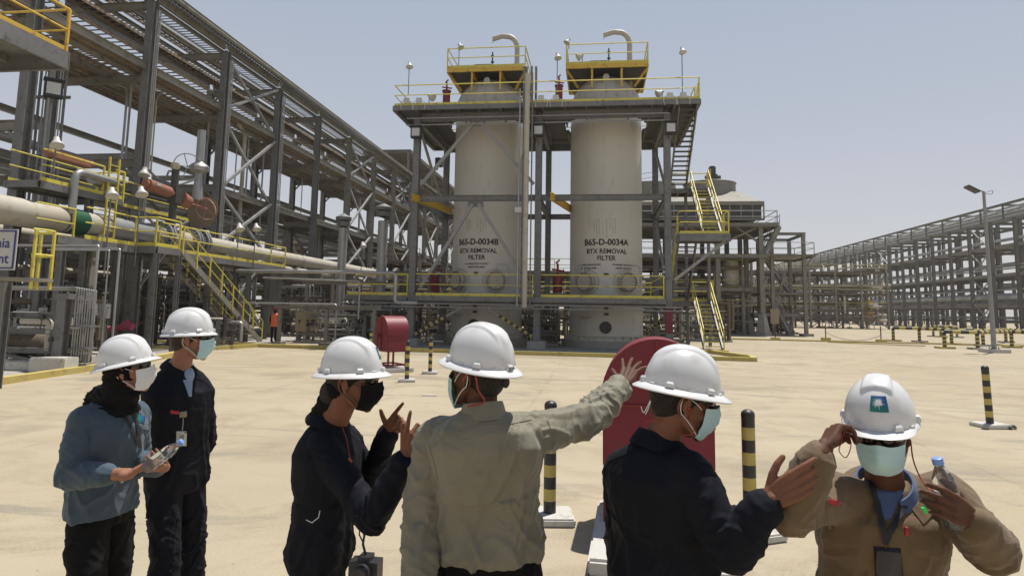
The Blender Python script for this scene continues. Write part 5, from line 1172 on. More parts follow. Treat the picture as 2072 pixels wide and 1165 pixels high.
def add_head(B, H, N):
    k = H.k; S = lambda *r: tuple(v*k for v in r)
    B.ball(H(0, -.012, .04), S(.076, .097, .088), H.ax(), 28)
    B.ball(H(0, .03, .0), S(.068, .066, .075), H.ax(), 24)
    B.ball(H(0, .045, -.055), S(.052, .048, .052), H.ax(), 20)          # jaw
    B.ball(H(0, .078, -.093), S(.024, .02, .02), H.ax(), 16)            # chin
    for s_ in (-1, 1):
        B.ball(H(s_*.037, .062, -.022), S(.025, .025, .024), H.ax(), 16)  # cheekbone
        B.ball(H(s_*.032, .08, .042), S(.03, .016, .012), H.ax(), 14)     # brow
        B.ball(H(s_*.03, .083, .02), S(.013, .012, .012), H.ax(), 14)     # eyeball under the lid
        B.limb([H(s_*.058, .0, -.04), H(s_*.045, .05, -.085)], [.018*k, .014*k], 12)
        # ear: rim, lobe, concha
        e = [H(s_*(.078+.012*math.sin(t_)), -.012+.018*math.cos(t_)*-1, .0+.031*math.sin(t_)) for t_ in [R_(a) for a in range(-60, 250, 25)]]
        for a, b_ in zip(e, e[1:]): B.limb([a, b_], [.0055*k, .0055*k], 8)
        B.ball(H(s_*.079, -.006, .0), S(.006, .014, .024), H.ax(), 12); B.ball(H(s_*.078, .0, -.026), S(.007, .009, .009), H.ax(), 10)
    B.limb([H(0, .098, .03), H(0, .108, .005), H(0, .122, -.018)], [.008*k, .01*k, .013*k], 12)       # nose
    for s_ in (-1, 1): B.ball(H(s_*.013, .108, -.022), S(.009, .011, .009), H.ax(), 10)
    B.ball(H(0, .094, -.05), S(.025, .012, .007), H.ax(), 14); B.ball(H(0, .092, -.06), S(.022, .012, .007), H.ax(), 14)   # lips
    B.limb([H(0, -.02, -.03), H(0, -.028, -.085), N], [.058*k, .054*k, .064*k], 24)
def add_hand(B, W, d, n, side, curl=(.2, .3, .35, .4), spread=.1, thumb=(.6, .35, .3), k=1.0, nails=None):
    """palm plus five fingers. d: towards the fingers, n: the way the palm faces, side +1 right / -1 left hand"""
    d = Vector(d).normalized(); n = Vector(n); n = (n-d*n.dot(d)).normalized(); s = d.cross(n)*side; W = Vector(W)
    P = lambda a, b_, c: W+(d*a+s*b_+n*c)*k
    base = [(.092, .031), (.096, .010), (.091, -.011), (.082, -.030)]; L = [(.042, .026, .021), (.046, .03, .022), (.043, .028, .022), (.034, .021, .019)]
    B.limb([P(-.03, .0, 0), P(.005, 0, 0)], [.027*k, .026*k], 14)
    for i, (a, b_) in enumerate(base):
        B.limb([P(.0, b_*.55, .0), P(a*.5, b_*.85, .002), P(a, b_, 0)], [.0145*k, .0135*k, .0112*k], 10)
        cv = curl[i] if isinstance(curl[i], (tuple, list)) else (curl[i],)*3
        p = P(a, b_, 0); ang = 0; r = (.0105, .0098, .0085, .0072) if i < 3 else (.0092, .0084, .0074, .0064)
        sd = (d+s*spread*(1.5-i)).normalized(); pts = [p]
        for j in range(3):
            ang += cv[j]; q = p+(sd*math.cos(ang)+n*math.sin(ang))*L[i][j]*k; pts.append(q); p = q
        B.limb(pts, [v*k for v in r], 10)
        if nails is not None:
            tip = pts[-1]; ax_ = (pts[-1]-pts[-2]).normalized(); nn = (sd*math.sin(ang)-n*math.cos(ang)).normalized(); sw = ax_.cross(nn)
            nails.ball(tip-ax_*.003*k+nn*.0048*k, (.0052*k, .0075*k, .0016*k), (sw, ax_, nn), 10)
    B.ball(P(.045, .0, .006), (.044*k, .036*k, .012*k), (d, s, n), 16); B.ball(P(.035, .024, .01), (.03*k, .016*k, .015*k), (d, s, n), 14); B.ball(P(.035, -.026, .008), (.032*k, .014*k, .013*k), (d, s, n), 14)
    out, up_, cu = thumb
    t0 = P(.018, .022, .006); td = (d*math.cos(out*1.3)+s*math.sin(out*1.3)+n*up_*.6).normalized()
    t1 = t0+td*.042*k; td2 = (td*math.cos(cu*.6)+(d*.8-s*.35+n*.3).normalized()*math.sin(cu*.6)).normalized(); t2 = t1+td2*.034*k
    td3 = (td2*math.cos(cu*.6)+(d*.8-s*.45+n*.3).normalized()*math.sin(cu*.6)).normalized(); t3 = t2+td3*.026*k
    B.limb([t0, t1, t2, t3], [.0155*k, .0125*k, .0112*k, .0088*k], 10)
    if nails is not None:
        nn = td3.cross(s.cross(td3)).normalized(); nn = (s-td3*s.dot(td3)).normalized() if abs(td3.dot(s)) < .95 else -n
        nails.ball(t3-td3*.003*k-n*.005*k, (.0058*k, .0085*k, .0018*k), (td3.cross(-n).normalized(), td3, -n), 10)
def fold(me, segs, seed=0, amp=.006):
    """push cloth vertices into soft creases that run across the limb, deepest near the joints"""
    nv = len(me.vertices); co = np.empty(nv*3); me.vertices.foreach_get('co', co); co = co.reshape(-1, 3); no = np.empty(nv*3); me.vertices.foreach_get('normal', no) if hasattr(me.vertices[0], 'normal') else None; no = no.reshape(-1, 3)
    best = np.full(nv, 1e9); bi = np.zeros(nv, int); bt = np.zeros(nv)
    for i, sg in enumerate(segs):
        p, q = np.array(sg[0]), np.array(sg[1]); v = q-p; L2 = v@v; t = np.clip(((co-p)@v)/L2, 0, 1); dd = np.linalg.norm(co-(p+t[:, None]*v), axis=1)/sg[4]
        mk = dd < best; best[mk] = dd[mk]; bi[mk] = i; bt[mk] = t[mk]
    disp = np.zeros(nv); nf = noise.noise
    for i, sg in enumerate(segs):
        idx = np.where(bi == i)[0]
        if not len(idx): continue
        p, q, a0, a1 = np.array(sg[0]), np.array(sg[1]), sg[2], sg[3]; v = q-p; L = math.sqrt(v@v); ax_ = Vector(v/L); x = ax_.cross(Vector((.3, .9, .2))).normalized(); y = ax_.cross(x); x = np.array(x); y = np.array(y); fr = sg[5] if len(sg) > 5 else 15
        rel = co[idx]-p; ca = rel@x; cb = rel@y; aa = bt[idx]*L
        for j, k_ in enumerate(idx):
            u = aa[j]*fr; c1 = float(ca[j])*5; c2 = float(cb[j])*5
            w_ = nf(Vector((c1*1.5+seed, c2*1.5, u*.25)))*2.2
            n1 = nf(Vector((u+w_+seed*3.1+c1*1.3, c1*1.0+i*7, c2*1.0))); n2 = nf(Vector((u*1.9-w_+seed, c1*1.6, c2*1.6+i*5)))
            ridge = (1-min(1, abs(n1)*2.8))**1.35; r2 = (1-min(1, abs(n2)*3.0))**1.3
            t = bt[k_]; disp[k_] = (a0*(1-t)+a1*t)*(ridge*1.3+r2*.7-.6)
    co = co+no*(disp*amp/.006)[:, None]; me.vertices.foreach_set('co', co.ravel()); me.update()
def helmet(H, parent, kind='V', tilt=0, bk=1.0, logo=None, plate=False, off=(0, 0, 0)):
    """hard hat shell in the head frame; kind 'V' full brim with three ridges, 'C' cap with a raised crown pad and a peak"""
    a, b_, h = (.108, .132, .142) if kind == 'V' else (.106, .13, .138)
    NA, NR = 96, 36; q = Matrix.Rotation(R_(tilt), 3, H.x); hx, hy, hz = H.x, q @ H.y, q @ H.z; O = H(off[0], -.008+off[1], .052+off[2])
    sst = lambda e0, e1, x: (lambda t: t*t*(3-2*t))(max(0, min(1, (x-e0)/(e1-e0))))
    def ridge(x, y):
        if kind == 'V':
            c = .006*sst(.2, .07, abs(x))*sst(-.95, -.75, y)*sst(.92, .75, y)
            for s_ in (-1, 1):
                cx = s_*(.34+.16*y); c += .0055*sst(.16, .05, abs(x-cx))*sst(-.8, -.55, y)*sst(.85, .6, y)
            return c
        wd = .34+.12*y; return .009*sst(wd+.07, wd-.05, abs(x))*sst(-.75, -.6, y)*sst(.62, .5, y)
    def shell(t, an):
        """t 0 crown .. 1 base"""
        ph = t*math.pi/2; r = math.sin(ph)**.9; x, y = r*math.sin(an), r*math.cos(an)
        z = math.cos(ph)**.92 if ph < math.pi/2-1e-4 else 0
        p = Vector((x*a, y*b_, z*h)); nn = Vector((x/a, y/b_, z/h)).normalized(); return p+nn*ridge(x, y), nn
    def w(p): return O+hx*p.x*H.k+hy*p.y*H.k+hz*p.z*H.k
    vs = []; rows = NR+1
    for i in range(NR+1):
        for j in range(NA): vs.append(w(shell(max(.004, i/NR), 2*math.pi*j/NA)[0]))
    def brim(an):
        f = math.cos(an)
        if kind == 'V': return (.030+.012*max(0, f)**2+.006*max(0, -f)**2)*bk, .016
        return .010+.036*sst(.35, .95, f), .010
    for k, (fr, dz) in enumerate(((.12, .0), (.3, .12), (.6, .45), (.93, .9), (1.0, 1.08), (.97, 1.3), (.5, .75), (.02, .35))):
        for j in range(NA):
            an = 2*math.pi*j/NA; bw, dr = brim(an); s_ = Vector((math.sin(an)*a, math.cos(an)*b_, 0)); o_ = Vector((math.sin(an), math.cos(an), 0))
            vs.append(w(s_+o_*bw*fr-Vector((0, 0, dr*dz+(.004 if fr == .02 else 0)))))
        rows += 1
    for i in range(9):     # inside of the shell
        for j in range(NA):
            p, nn = shell(1-i/9*.98, 2*math.pi*j/NA); vs.append(w(Vector((p.x*.965, p.y*.965, p.z*.97-.003))))
        rows += 1
    B = MB(); B.smooth = True; B.add(vs, [(i*NA+j, i*NA+(j+1) % NA, (i+1)*NA+(j+1) % NA, (i+1)*NA+j)[::-1] for i in range(rows-1) for j in range(NA)])
    o = B.build('hard_hat', HELM, parent)
    L = MB(); L.smooth = True
    for k in range(6):
        for an, wd, dp, hh in ((R_(60*k+(0 if kind == 'V' else 28)), .03, .012, .018), (R_(60*k+30+(0 if kind == 'V' else 28)), .024, .005, .006)):
            L.cut(); c, nn = shell(.97, an); tg = Vector((math.cos(an)*a, -math.sin(an)*b_, 0)).normalized(); ot = Vector((math.sin(an), math.cos(an), 0)); pts = []
            for zz, ww, oo in ((-.006, 1.0, 1.0), (.7, .8, 1.0), (1.0, .62, .55), (1.05, .5, -.2)):
                for sx_ in (-1, 1):
                    for io in (0, 1): pts.append(w(Vector((c.x, c.y, .001+zz*hh))+tg*sx_*wd/2*ww+ot*(dp*oo if io else -.008)))
            f = []
            for i in range(3):
                q0 = i*4; f += [(q0+1, q0+3, q0+7, q0+5), (q0, q0+1, q0+5, q0+4), (q0+3, q0+2, q0+6, q0+7)]
            f += [(12, 13, 15, 14), (0, 2, 3, 1)]; L.smooth = False; L.add(pts, f)
    L.build('accessory_lug', HELM, o)
    if plate:
        c, nn = shell(.97, math.pi+.0); B = MB(); f = w(Vector((0, c.y-.0135, .0085))); e = hx*H.k; u_ = hz*H.k
        B.add([f-e*.0135-u_*.006, f+e*.0135-u_*.006, f+e*.0135+u_*.006, f-e*.0135+u_*.006], [(0, 1, 2, 3), (3, 2, 1, 0)]); B.build('badge_plate', mat('green_plate', (.02, .2, .07), .5), o)
        tx = text_mesh('MSA', .0115, WHITEP, o, bold=.0004); xx = e.normalized(); back = -(hy); 
        for v in tx.data.vertices: v.co = f-hy*.0008+(-hx*0+hx*v.co.x*1.0)*1.0+hz*(v.co.y-.004) if False else f-hy*.0008+hx*v.co.x+hz*(v.co.y-.004)
    if logo:
        a0, t0, sz, tm = logo; n_ = 16; B = MB(); half = sz/2
        def lp(u, v, e=.0015):
            an = a0+u*half/(a*1.08); t_ = tm-v*half/(h*1.75); p, nn = shell(t_, an); return w(p+nn*e)
        for i in range(n_):
            for j in range(n_):
                u0, u1, v0, v1 = -1+2*i/n_, -1+2*(i+1)/n_, -1+2*j/n_, -1+2*(j+1)/n_; g = ((n_-i)*.9+j*1.1)/(2*n_); B.mi = min(7, max(0, int(8*g)))
                B.add([lp(u0, v0), lp(u1, v0), lp(u1, v1), lp(u0, v1)], [(0, 1, 2, 3)[::-1]])
        B.build('logo_square', LOGO, o); S = MB(); rr = random.Random(2)
        for i in range(22):      # ragged star burst
            g = 2*math.pi*i/22+rr.uniform(-.1, .1); R1 = rr.uniform(.45, .86) if i % 2 else rr.uniform(.62, .95); cu, cv = .08, .1
            pts = []; K = 6
            for kk in range(K+1):
                r_ = .04+(R1-.04)*kk/K; wd = .075*(1-kk/K)**.8*(1.0 if kk else .6); cx, cy = cu+math.cos(g)*r_*.9, cv+math.sin(g)*r_*.9
                for s_ in (-1, 1): pts.append(lp(max(-.97, min(.97, cx-math.sin(g)*wd*s_)), max(-.97, min(.97, cy+math.cos(g)*wd*s_)), .0024))
            S.add(pts, [(2*k_, 2*k_+1, 2*k_+3, 2*k_+2) for k_ in range(K)])
        S.build('logo_star', STRAP, o)
    return o
LOGO = [mat('logo_tone_%d' % i, tuple((1-i/7)*p+(i/7)*q for p, q in zip((.005, .2, .11), (.012, .03, .2))), .4) for i in range(8)]
def face_mask(H, parent, m, lowered=0):
    B = MB(); B.smooth = True; nu, nv = 28, 18; vs = []
    for layer in (0, 1):
        for j in range(nv+1):
            v = j/nv; z = .012-.118*v-lowered
            for i in range(nu+1):
                u = -1+2*i/nu; th = u*R_(66 if v < .8 else 62); nose = math.exp(-(u/.22)**2)
                Rf = (.112 if v < .5 else .112-.05*(v-.5)**1.3*2)+.014*nose*math.exp(-((v-.28)/.3)**2)+.006*math.exp(-(u/.5)**2)
                Rs = .076-.010*v; zz = z+(.012*(1-v)**3)*math.exp(-(u/.25)**2)+(.014*abs(u)**2)*(v*1.3-.35)
                pl = .0042*((v*4) % 1)*math.cos(u*1.3) if .12 < v < .95 else 0
                vs.append(H(Rs*math.sin(th)*1.06, .012+(Rf-.004+pl-layer*.002)*math.cos(th)**.82, zz))
    w_ = nu+1; q = (nv+1)*w_
    B.add(vs, [(j*w_+i, j*w_+i+1, (j+1)*w_+i+1, (j+1)*w_+i)[::-1] for j in range(nv) for i in range(nu)]+[(q+j*w_+i, q+j*w_+i+1, q+(j+1)*w_+i+1, q+(j+1)*w_+i) for j in range(nv) for i in range(nu)]); o = B.build('face_mask', m, parent)
    S = MB()
    for s_ in (-1, 1):
        S.tube(bez(H(s_*.07, .05, .0-lowered), H(s_*.084, .02, .025), H(s_*.083, -.016, .03)), .0016, 5); S.tube(bez(H(s_*.083, -.016, .03), H(s_*.088, -.034, .0), H(s_*.08, -.016, -.028)), .0016, 5); S.tube(bez(H(s_*.08, -.016, -.028), H(s_*.074, .02, -.05), H(s_*.062, .05, -.085-lowered)), .0016, 5)
    S.build('ear_loop', STRAP if m is not MASKK else RUBB, o); return o
MASKK = BLKC
def shades(H, parent):
    B = MB(); B.smooth = True; nu = 30; vs = []
    for j, (z, e) in enumerate(((.047, -.004), (.045, .001), (.03, .003), (.014, .001), (.010, -.005))):
        for i in range(nu+1):
            u = -1+2*i/nu; th = u*R_(72); nk = math.exp(-(u/.13)**2); zz = z+(.014*nk if z < .03 else -.003*nk)+(-.006*abs(u)**2 if z > .03 else .009*abs(u)**2)
            vs.append(H(.076*math.sin(th), .012+(.098+e-.004*nk)*math.cos(th)**.8, zz))
    w_ = nu+1; B.add(vs, [(j*w_+i, j*w_+i+1, (j+1)*w_+i+1, (j+1)*w_+i)[::-1] for j in range(4) for i in range(nu)]); o = B.build('sunglasses', LENS, parent)
    S = MB()
    for s_ in (-1, 1):
        S.tube([H(s_*.072, .045, .034), H(s_*.08, .0, .03), H(s_*.079, -.03, .012)], .0032, 6); 
    S.build('temple_arm', RUBB, o); return o
def cast(bvh, px, py, off=.003):
    v = (fw+rt*((px-PPX)/FPX)-up*((py-PPY)/FPX)).normalized(); h = bvh.ray_cast(Vector((0, 0, EYE)), v)
    if h[0] is None: return None
    n = h[1]; n = -n if n.dot(v) > 0 else n
    return h[0]+n*off
def patch(bvh, quad, nx=8, ny=8, off=.004, thick=True):
    """a piece of cloth or card lying on the garment: quad is its four corners, sampled onto the surface"""
    B = MB(); B.smooth = True; G = []; base = None
    q = [Vector((*p, 0)) for p in quad]
    for j in range(ny+1):
        for i in range(nx+1):
            u, v = i/nx, j/ny; p = q[0].lerp(q[1], u).lerp(q[3].lerp(q[2], u), v); e = min(i, nx-i, j, ny-j); c = cast(bvh, p.x, p.y, off if e else .0005); base = c or base; G.append(c or base)
    if any(g is None for g in G): return None
    w_ = nx+1; B.add(G, [(j*w_+i, j*w_+i+1, (j+1)*w_+i+1, (j+1)*w_+i)[::-1] for j in range(ny) for i in range(nx)]); return B
def seamline(bvh, pts, r=.0018, off=.001, k=10):
    P = []
    for a, b_ in zip(pts, pts[1:]):
        for i in range(k): t = i/k; c = cast(bvh, a[0]+(b_[0]-a[0])*t, a[1]+(b_[1]-a[1])*t, off); P += [c] if c else []
    B = MB()
    if len(P) > 2: B.tube(P, r, 5)
    return B
def collar(c, ax_, front, r, h, m, parent, gap=.5, flare=.01, name='collar'):
    """folded collar: a band round the neck that leaves a gap in front"""
    ax_ = Vector(ax_).normalized(); front = (front-ax_*front.dot(ax_)).normalized(); sd = ax_.cross(front); B = MB(); B.smooth = True; n = 40; vs = []
    prof = [(0, 0), (-.002, h*.5), (.001, h), (.007, h+.002), (.011+flare*.3, h*.7), (.016+flare, h*.15), (.02+flare, -.012), (.017+flare, -.012), (.012, h*.1)]
    for rr_, hh in prof:
        for i in range(n+1):
            t = gap+(2*math.pi-2*gap)*i/n; fr = max(0, math.cos(t)); vs.append(Vector(c)+(front*math.cos(t)*1.08+sd*math.sin(t))*(r+rr_)+ax_*(hh-fr*.02*(1+flare*10)))
    w_ = n+1; k = len(prof); B.add(vs, [(j*w_+i, j*w_+i+1, (j+1)*w_+i+1, (j+1)*w_+i) for j in range(k-1) for i in range(n)]); return B.build(name, m, parent)
def torso_rings(Pv, N, shL, shR, hip_front, W=1.0, D=1.0, belly=0, loose=0):
    """rings from crotch to neck base"""
    sh_side = (shR-shL); sh_side.z = 0; sh_side.normalize(); hs = hip_front.cross(Z).normalized(); out = []
    for t, a, b_, fo in ((-.16, .15, .11, 0), (-.1, .175, .125, 0), (0, .182, .13, .0), (.12, .176, .122, .0), (.3, .162, .114, .0), (.45, .165, .12, .0), (.62, .18, .13, .0), (.78, .188, .126, -.002), (.9, .165, .105, -.01), (.97, .115, .085, -.008), (1.03, .068, .064, 0)):
        c = Pv.lerp(N, t); s_ = hs.lerp(sh_side, max(0, min(1, t))).normalized(); f = Z.cross(s_).normalized(); 
        out.append((c+f*(fo+belly*math.exp(-((t-.25)/.22)**2)), s_, f, (a+loose*(1 if t < .9 else .2))*W, (b_+loose*.8*(1 if t < .9 else .2)+belly*.5*math.exp(-((t-.25)/.22)**2))*D))
    return out
def person(label, N, Pv, arms, H, skin, top_mat, low_mat, hip_deg, W=1.0, D=1.0, loose=.0, belly=0, sleeve=(.062, .058, .05, .042), cuff=1.0, top='coverall', seed=1, legs=((.02, .0), (.02, 0)), foldamp=1.0, hair=None, tuck=True, hem=-.02, skip_hand=()):
    T = thing('person', label, 'person', (Pv.x, Pv.y, 0), 0, 'people in white helmets'); T.location = (0, 0, 0)
    hf = heading(Pv, hip_deg); B = Blob(); nails = MB(); nails.__class__ = Blob; nails.smooth = True
    add_head(B, H, N)
    S_ = {k: arms[k][0] for k in 'LR'}
    B.loft([(c, s_, f, a*.78, b_*.78) for c, s_, f, a, b_ in torso_rings(Pv, N, S_['L'], S_['R'], hf, W, D)], 24)
    cl = Blob(); segs = []
    up_t, lo_t = Pv.lerp(N, hem if top == 'shirt' else 0), None
    rings = torso_rings(Pv, N, S_['L'], S_['R'], hf, W, D, belly, loose)
    cl.loft(rings if top != 'shirt' else [(rings[0][0].lerp(rings[3][0], .35), rings[2][1], rings[2][2], rings[2][3], rings[2][4])]+rings[2:], 36)
    segs += [(Pv.lerp(N, -.1), Pv.lerp(N, .45), .012*foldamp, .008*foldamp, 2.6, 5), (Pv.lerp(N, .45), N, .008*foldamp, .003*foldamp, 2.6, 4.5)]
    for k in 'LR':
        S, E, Wr, cf = arms[k][:4]; e1, e2, e3, e4 = sleeve
        B.limb([N.lerp(S, .4)-Z*.02, S, E, Wr], [.05, .047, .036, .026], 16)
        cl.limb([N.lerp(S, .25)-Z*.035, S-Z*.004], [.058*D, e1*1.12], 20)
        wc = E.lerp(Wr, cf); cl.limb([S, S.lerp(E, .5), E], [e1*1.08, e2*1.04, e2], 20); cl.limb([E, E.lerp(wc, .5), wc], [e2, e3*1.03, e4], 20)
        d_ = (wc-E).normalized(); cl.tube([wc-d_*.02, wc+d_*.012], [e4*1.06, e4*1.06], 24)
        segs += [(S, E, .004*foldamp, .0085*foldamp, 1, 10), (E, wc, .0085*foldamp, .005*foldamp, 1, 11)]
        if k not in skip_hand:
            h_ = arms[k][4]; 
            for hh in (h_ if isinstance(h_, list) else [h_]): add_hand(B, Wr, hh['d'], hh['n'], 1 if k == 'R' else -1, hh.get('curl', (.2, .3, .35, .4)), hh.get('spread', .1), hh.get('thumb', (.6, .35, .3)), hh.get('k', 1.0), nails)
    # legs and shoes
    side = hf.cross(Z).normalized(); lw = Blob(); lseg = []
    for k, sg in ((0, -1), (1, 1)):
        hp = Pv+side*sg*.088*W-Z*.06; fo, so = legs[k]; an = Vector((Pv.x, Pv.y, .095))+side*sg*(.1+so)+hf*fo; kn = hp.lerp(an, .5)+hf*.025
        B.limb([hp, kn, an], [.07, .05, .036], 16); lw.limb([hp, kn, an+Z*.0], [.102*W, .082*W, .07*W], 24); lw.tube([an, an-Z*.045], [.07*W, .075*W], 24); lseg += [(hp, kn, .008, .009, 1, 9), (kn, an, .01, .014, 1, 12)]
        sh = Blob(); sh.loft([(an+hf*.06-Z*.09, side, hf, .046, .135), (an+hf*.06-Z*.055, side, hf, .048, .137), (an+hf*.045-Z*.02, side, hf, .043, .1), (an+hf*.0+Z*.03, side, hf, .04, .055)], 24, 2.2)
        mobj('shoe', rmesh(sh, .008, 3), BLKC, T)
    me = rmesh(B, .0036, 3, .5); body = mobj('body', me, skin, T)
    if nails.v: nails.build('fingernail', NAIL, body)
    lw.loft([(c, s_, f, a*(.9 if top == 'shirt' else 1), b_*(.88 if top == 'shirt' else 1)) for c, s_, f, a, b_ in rings[:(4 if top == 'shirt' else 5)]], 32)
    if top == 'shirt':
        me = rmesh(cl, .0065, 5); fold(me, segs, seed); topo = mobj('shirt', me, top_mat, T)
        me = rmesh(lw, .009, 4); fold(me, lseg, seed+5); mobj('trousers', me, low_mat, T)
    else:
        for v, f in ((lw.v, lw.f),): cl.add(v, f)
        me = rmesh(cl, .007, 5); fold(me, segs+lseg, seed); topo = mobj('coverall', me, top_mat, T)
    bvh = BVHTree.FromPolygons([v.co for v in topo.data.vertices], [tuple(p.vertices) for p in topo.data.polygons])
    if hair:
        hb = Blob(); hb.ball(H(0, -.018, .036), (.081, .1, .088), H.ax(), 28); hb.ball(H(0, -.045, -.01), (.066, .062, .06), H.ax(), 24)
        if hair[1] == 'bun': hb.ball(H(0, -.085, -.045), (.05, .05, .055), H.ax(), 20)
        for s_ in (-1, 1): hb.limb([H(s_*.074, .018, .04), H(s_*.074, .012, .004)], [.009, .006], 8)
        mobj('hair', rmesh(hb, .006, 2), hair[0], T)
    return T, body, topo, bvh
def A(px, py, d): return at(px, py, d=d)
def cord(T, pts, m=CORD, r=.0022, name='earplug_cord'):
    b = MB(); P = []
    for i in range(len(pts)-2) if len(pts) > 2 else []: pass
    n = len(pts); out = []
    for i in range(n-1):       # smooth through the points
        p0, p1, p2, p3 = pts[max(0, i-1)], pts[i], pts[i+1], pts[min(n-1, i+2)]
        for k in range(6):
            t = k/6; out.append(.5*((2*p1)+(p2-p0)*t+(2*p0-5*p1+4*p2-p3)*t*t+(3*p1-p0-3*p2+p3)*t**3))
    out.append(pts[-1]); b.tube(out, r, 6); return b.build(name, m, T)
def strip(bvh, pts, w_, off=.004):
    """strap lying on the garment through pixel points"""
    L = []; b = MB(); b.smooth = True
    for a, c in zip(pts, pts[1:]):
        for i in range(10):
            t = i/10; L.append((a[0]+(c[0]-a[0])*t, a[1]+(c[1]-a[1])*t))
    L.append(pts[-1]); vs = []
    for i, p in enumerate(L):
        q = L[min(i+1, len(L)-1)]; o = L[max(0, i-1)]; dx, dy = q[0]-o[0], q[1]-o[1]; l = math.hypot(dx, dy) or 1; nx_, ny_ = -dy/l*w_/2, dx/l*w_/2
        a, c = cast(bvh, p[0]+nx_, p[1]+ny_, off), cast(bvh, p[0]-nx_, p[1]-ny_, off)
        if a and c: vs += [a, c]
    b.add(vs, [(2*i, 2*i+1, 2*i+3, 2*i+2) for i in range(len(vs)//2-1)]+[(2*i, 2*i+1, 2*i+3, 2*i+2)[::-1] for i in range(0)]); return b
def bottle(p, ax_, L=.2, r=.031, label='', cap=True):
    T = thing('water_bottle', label, 'bottle', p); q = Vector(ax_).normalized().to_track_quat('Z', 'Y'); T.rotation_euler = q.to_euler()
    PL_ = MATS.get('clear_plastic') or mat('clear_plastic', (.93, .95, .96), .05, trans=.97, spec=.5)
    b = MB(); b.lathe((0, 0, 0), [(0, 0), (r*.8, 0), (r, .012)]+[(r-(.0016 if i % 2 else 0), .012+i*.011) for i in range(1, 12)]+[(r*.85, L*.74), (r*.5, L*.86), (.0125, L*.9), (.0125, L*.93)], 24); b.build('body', PL_, T)
    b = MB(); b.lathe((0, 0, 0), [(0, L*.9+.004), (.0155, L*.9+.004), (.0155, L*.9+.022), (.012, L*.9+.024), (0, L*.9+.024)], 20); b.build('cap', mat('blue_cap', (.18, .3, .62), .4), T)
    b = MB(); b.lathe((0, 0, 0), [(0, .004), (r*.93, .006), (r*.93, L*.5), (0, L*.5)], 20); b.build('water', mat('water_in_bottle', (.85, .9, .92), .02, trans=1), T)
    return T
# ---------- P1: woman in blue-grey shirt and black headscarf
p0_ = A(258, 752, 3.3); H1 = HeadF(p0_, 108, -7, k=.95); N1 = A(228, 812, 3.33); P1v = A(205, 1022, 3.32)
sr, sl = A(172, 850, 3.2), A(272, 838, 3.46)
h1d = (A(325, 935, 3.2)-A(292, 952, 3.12))
T1, b1, s1, v1 = person('woman in blue-grey shirt and black headscarf holding a water bottle at the far left', N1, P1v,
  {'R': (sr, A(142, 962, 3.13), A(262, 958, 3.08), .62, dict(d=A(300, 945, 3.14)-A(262, 958, 3.08), n=Vector((.3, .6, .5)), curl=(.55, .6, .65, .7), thumb=(.3, .5, .3), k=.92)),
   'L': (sl, A(278, 935, 3.5), A(330, 945, 3.3), .75, dict(d=A(300, 948, 3.12)-A(330, 945, 3.3), n=Vector((-.4, .0, .9)), curl=(.5, .6, .65, .7), thumb=(.3, .5, .3), k=.92))},
  H1, SKIN['light'], TEAL, BLKC, 130, .95, .98, .012, .0, (.07, .066, .062, .052), top='shirt', seed=3, hem=-.05, legs=((.0, .03), (.05, .03)))
b = Blob(); b.ball(H1(0, -.022, .02), (.09*.95, .098*.95, .1*.95), H1.ax(), 28); b.ball(H1(0, -.03, -.05), (.082, .08, .07), H1.ax(), 24); b.limb([H1(0, -.02, -.08), N1-Z*.01], [.082, .095], 24); b.ball(N1-Z*.03, (.13, .11, .05), None, 24); b.limb([N1+Z*.02, A(205, 812, 3.38)], [.08, .075])
me = rmesh(b, .006, 3); fold(me, [(H1(0, 0, .1), N1-Z*.06, .006, .012, 1, 20)], 4); mobj('headscarf', me, BLKC, T1)
helmet(H1, T1, 'V', 6); shades(H1, T1); face_mask(H1, T1, MASKW)
for q in (((222, 880), (262, 872), (264, 888), (224, 898)), ((278, 856), (301, 862), (302, 872), (280, 868))):
    B_ = patch(v1, q, 8, 5, .005)
    if B_: B_.build('pocket_flap', TEAL, T1)
B_ = patch(v1, ((276, 836), (294, 842), (292, 858), (275, 853)), 8, 6, .004); 
if B_: B_.m = [min(7, int(8*(i % 8)/8)) for i in range(len(B_.f))]; B_.build('embroidered_emblem', LOGO, T1)
for ln in (((238, 825), (262, 858), (281, 905)), ((262, 822), (275, 850), (283, 905))):
    strip(v1, ln, 5, .006).build('lanyard', RUBB, T1)
seamline(v1, [(283, 835), (300, 900)], .002, .002).build('placket_seam', TEAL, T1)
b = MB(); c = A(244, 961, 3.1); wrd = (A(300, 945, 3.14)-c).normalized(); x_ = wrd.cross(Z).normalized(); y_ = wrd.cross(x_); b.tube([c+(x_*math.cos(t)+y_*math.sin(t))*.036 for t in [i*.314 for i in range(21)]], .002, 5, False); b.build('bracelet', STEELL, T1)
bottle(A(293, 948, 3.1), A(338, 915, 3.12)-A(293, 948, 3.1), .2, .03, 'clear water bottle with blue cap held by the woman in the blue-grey shirt')
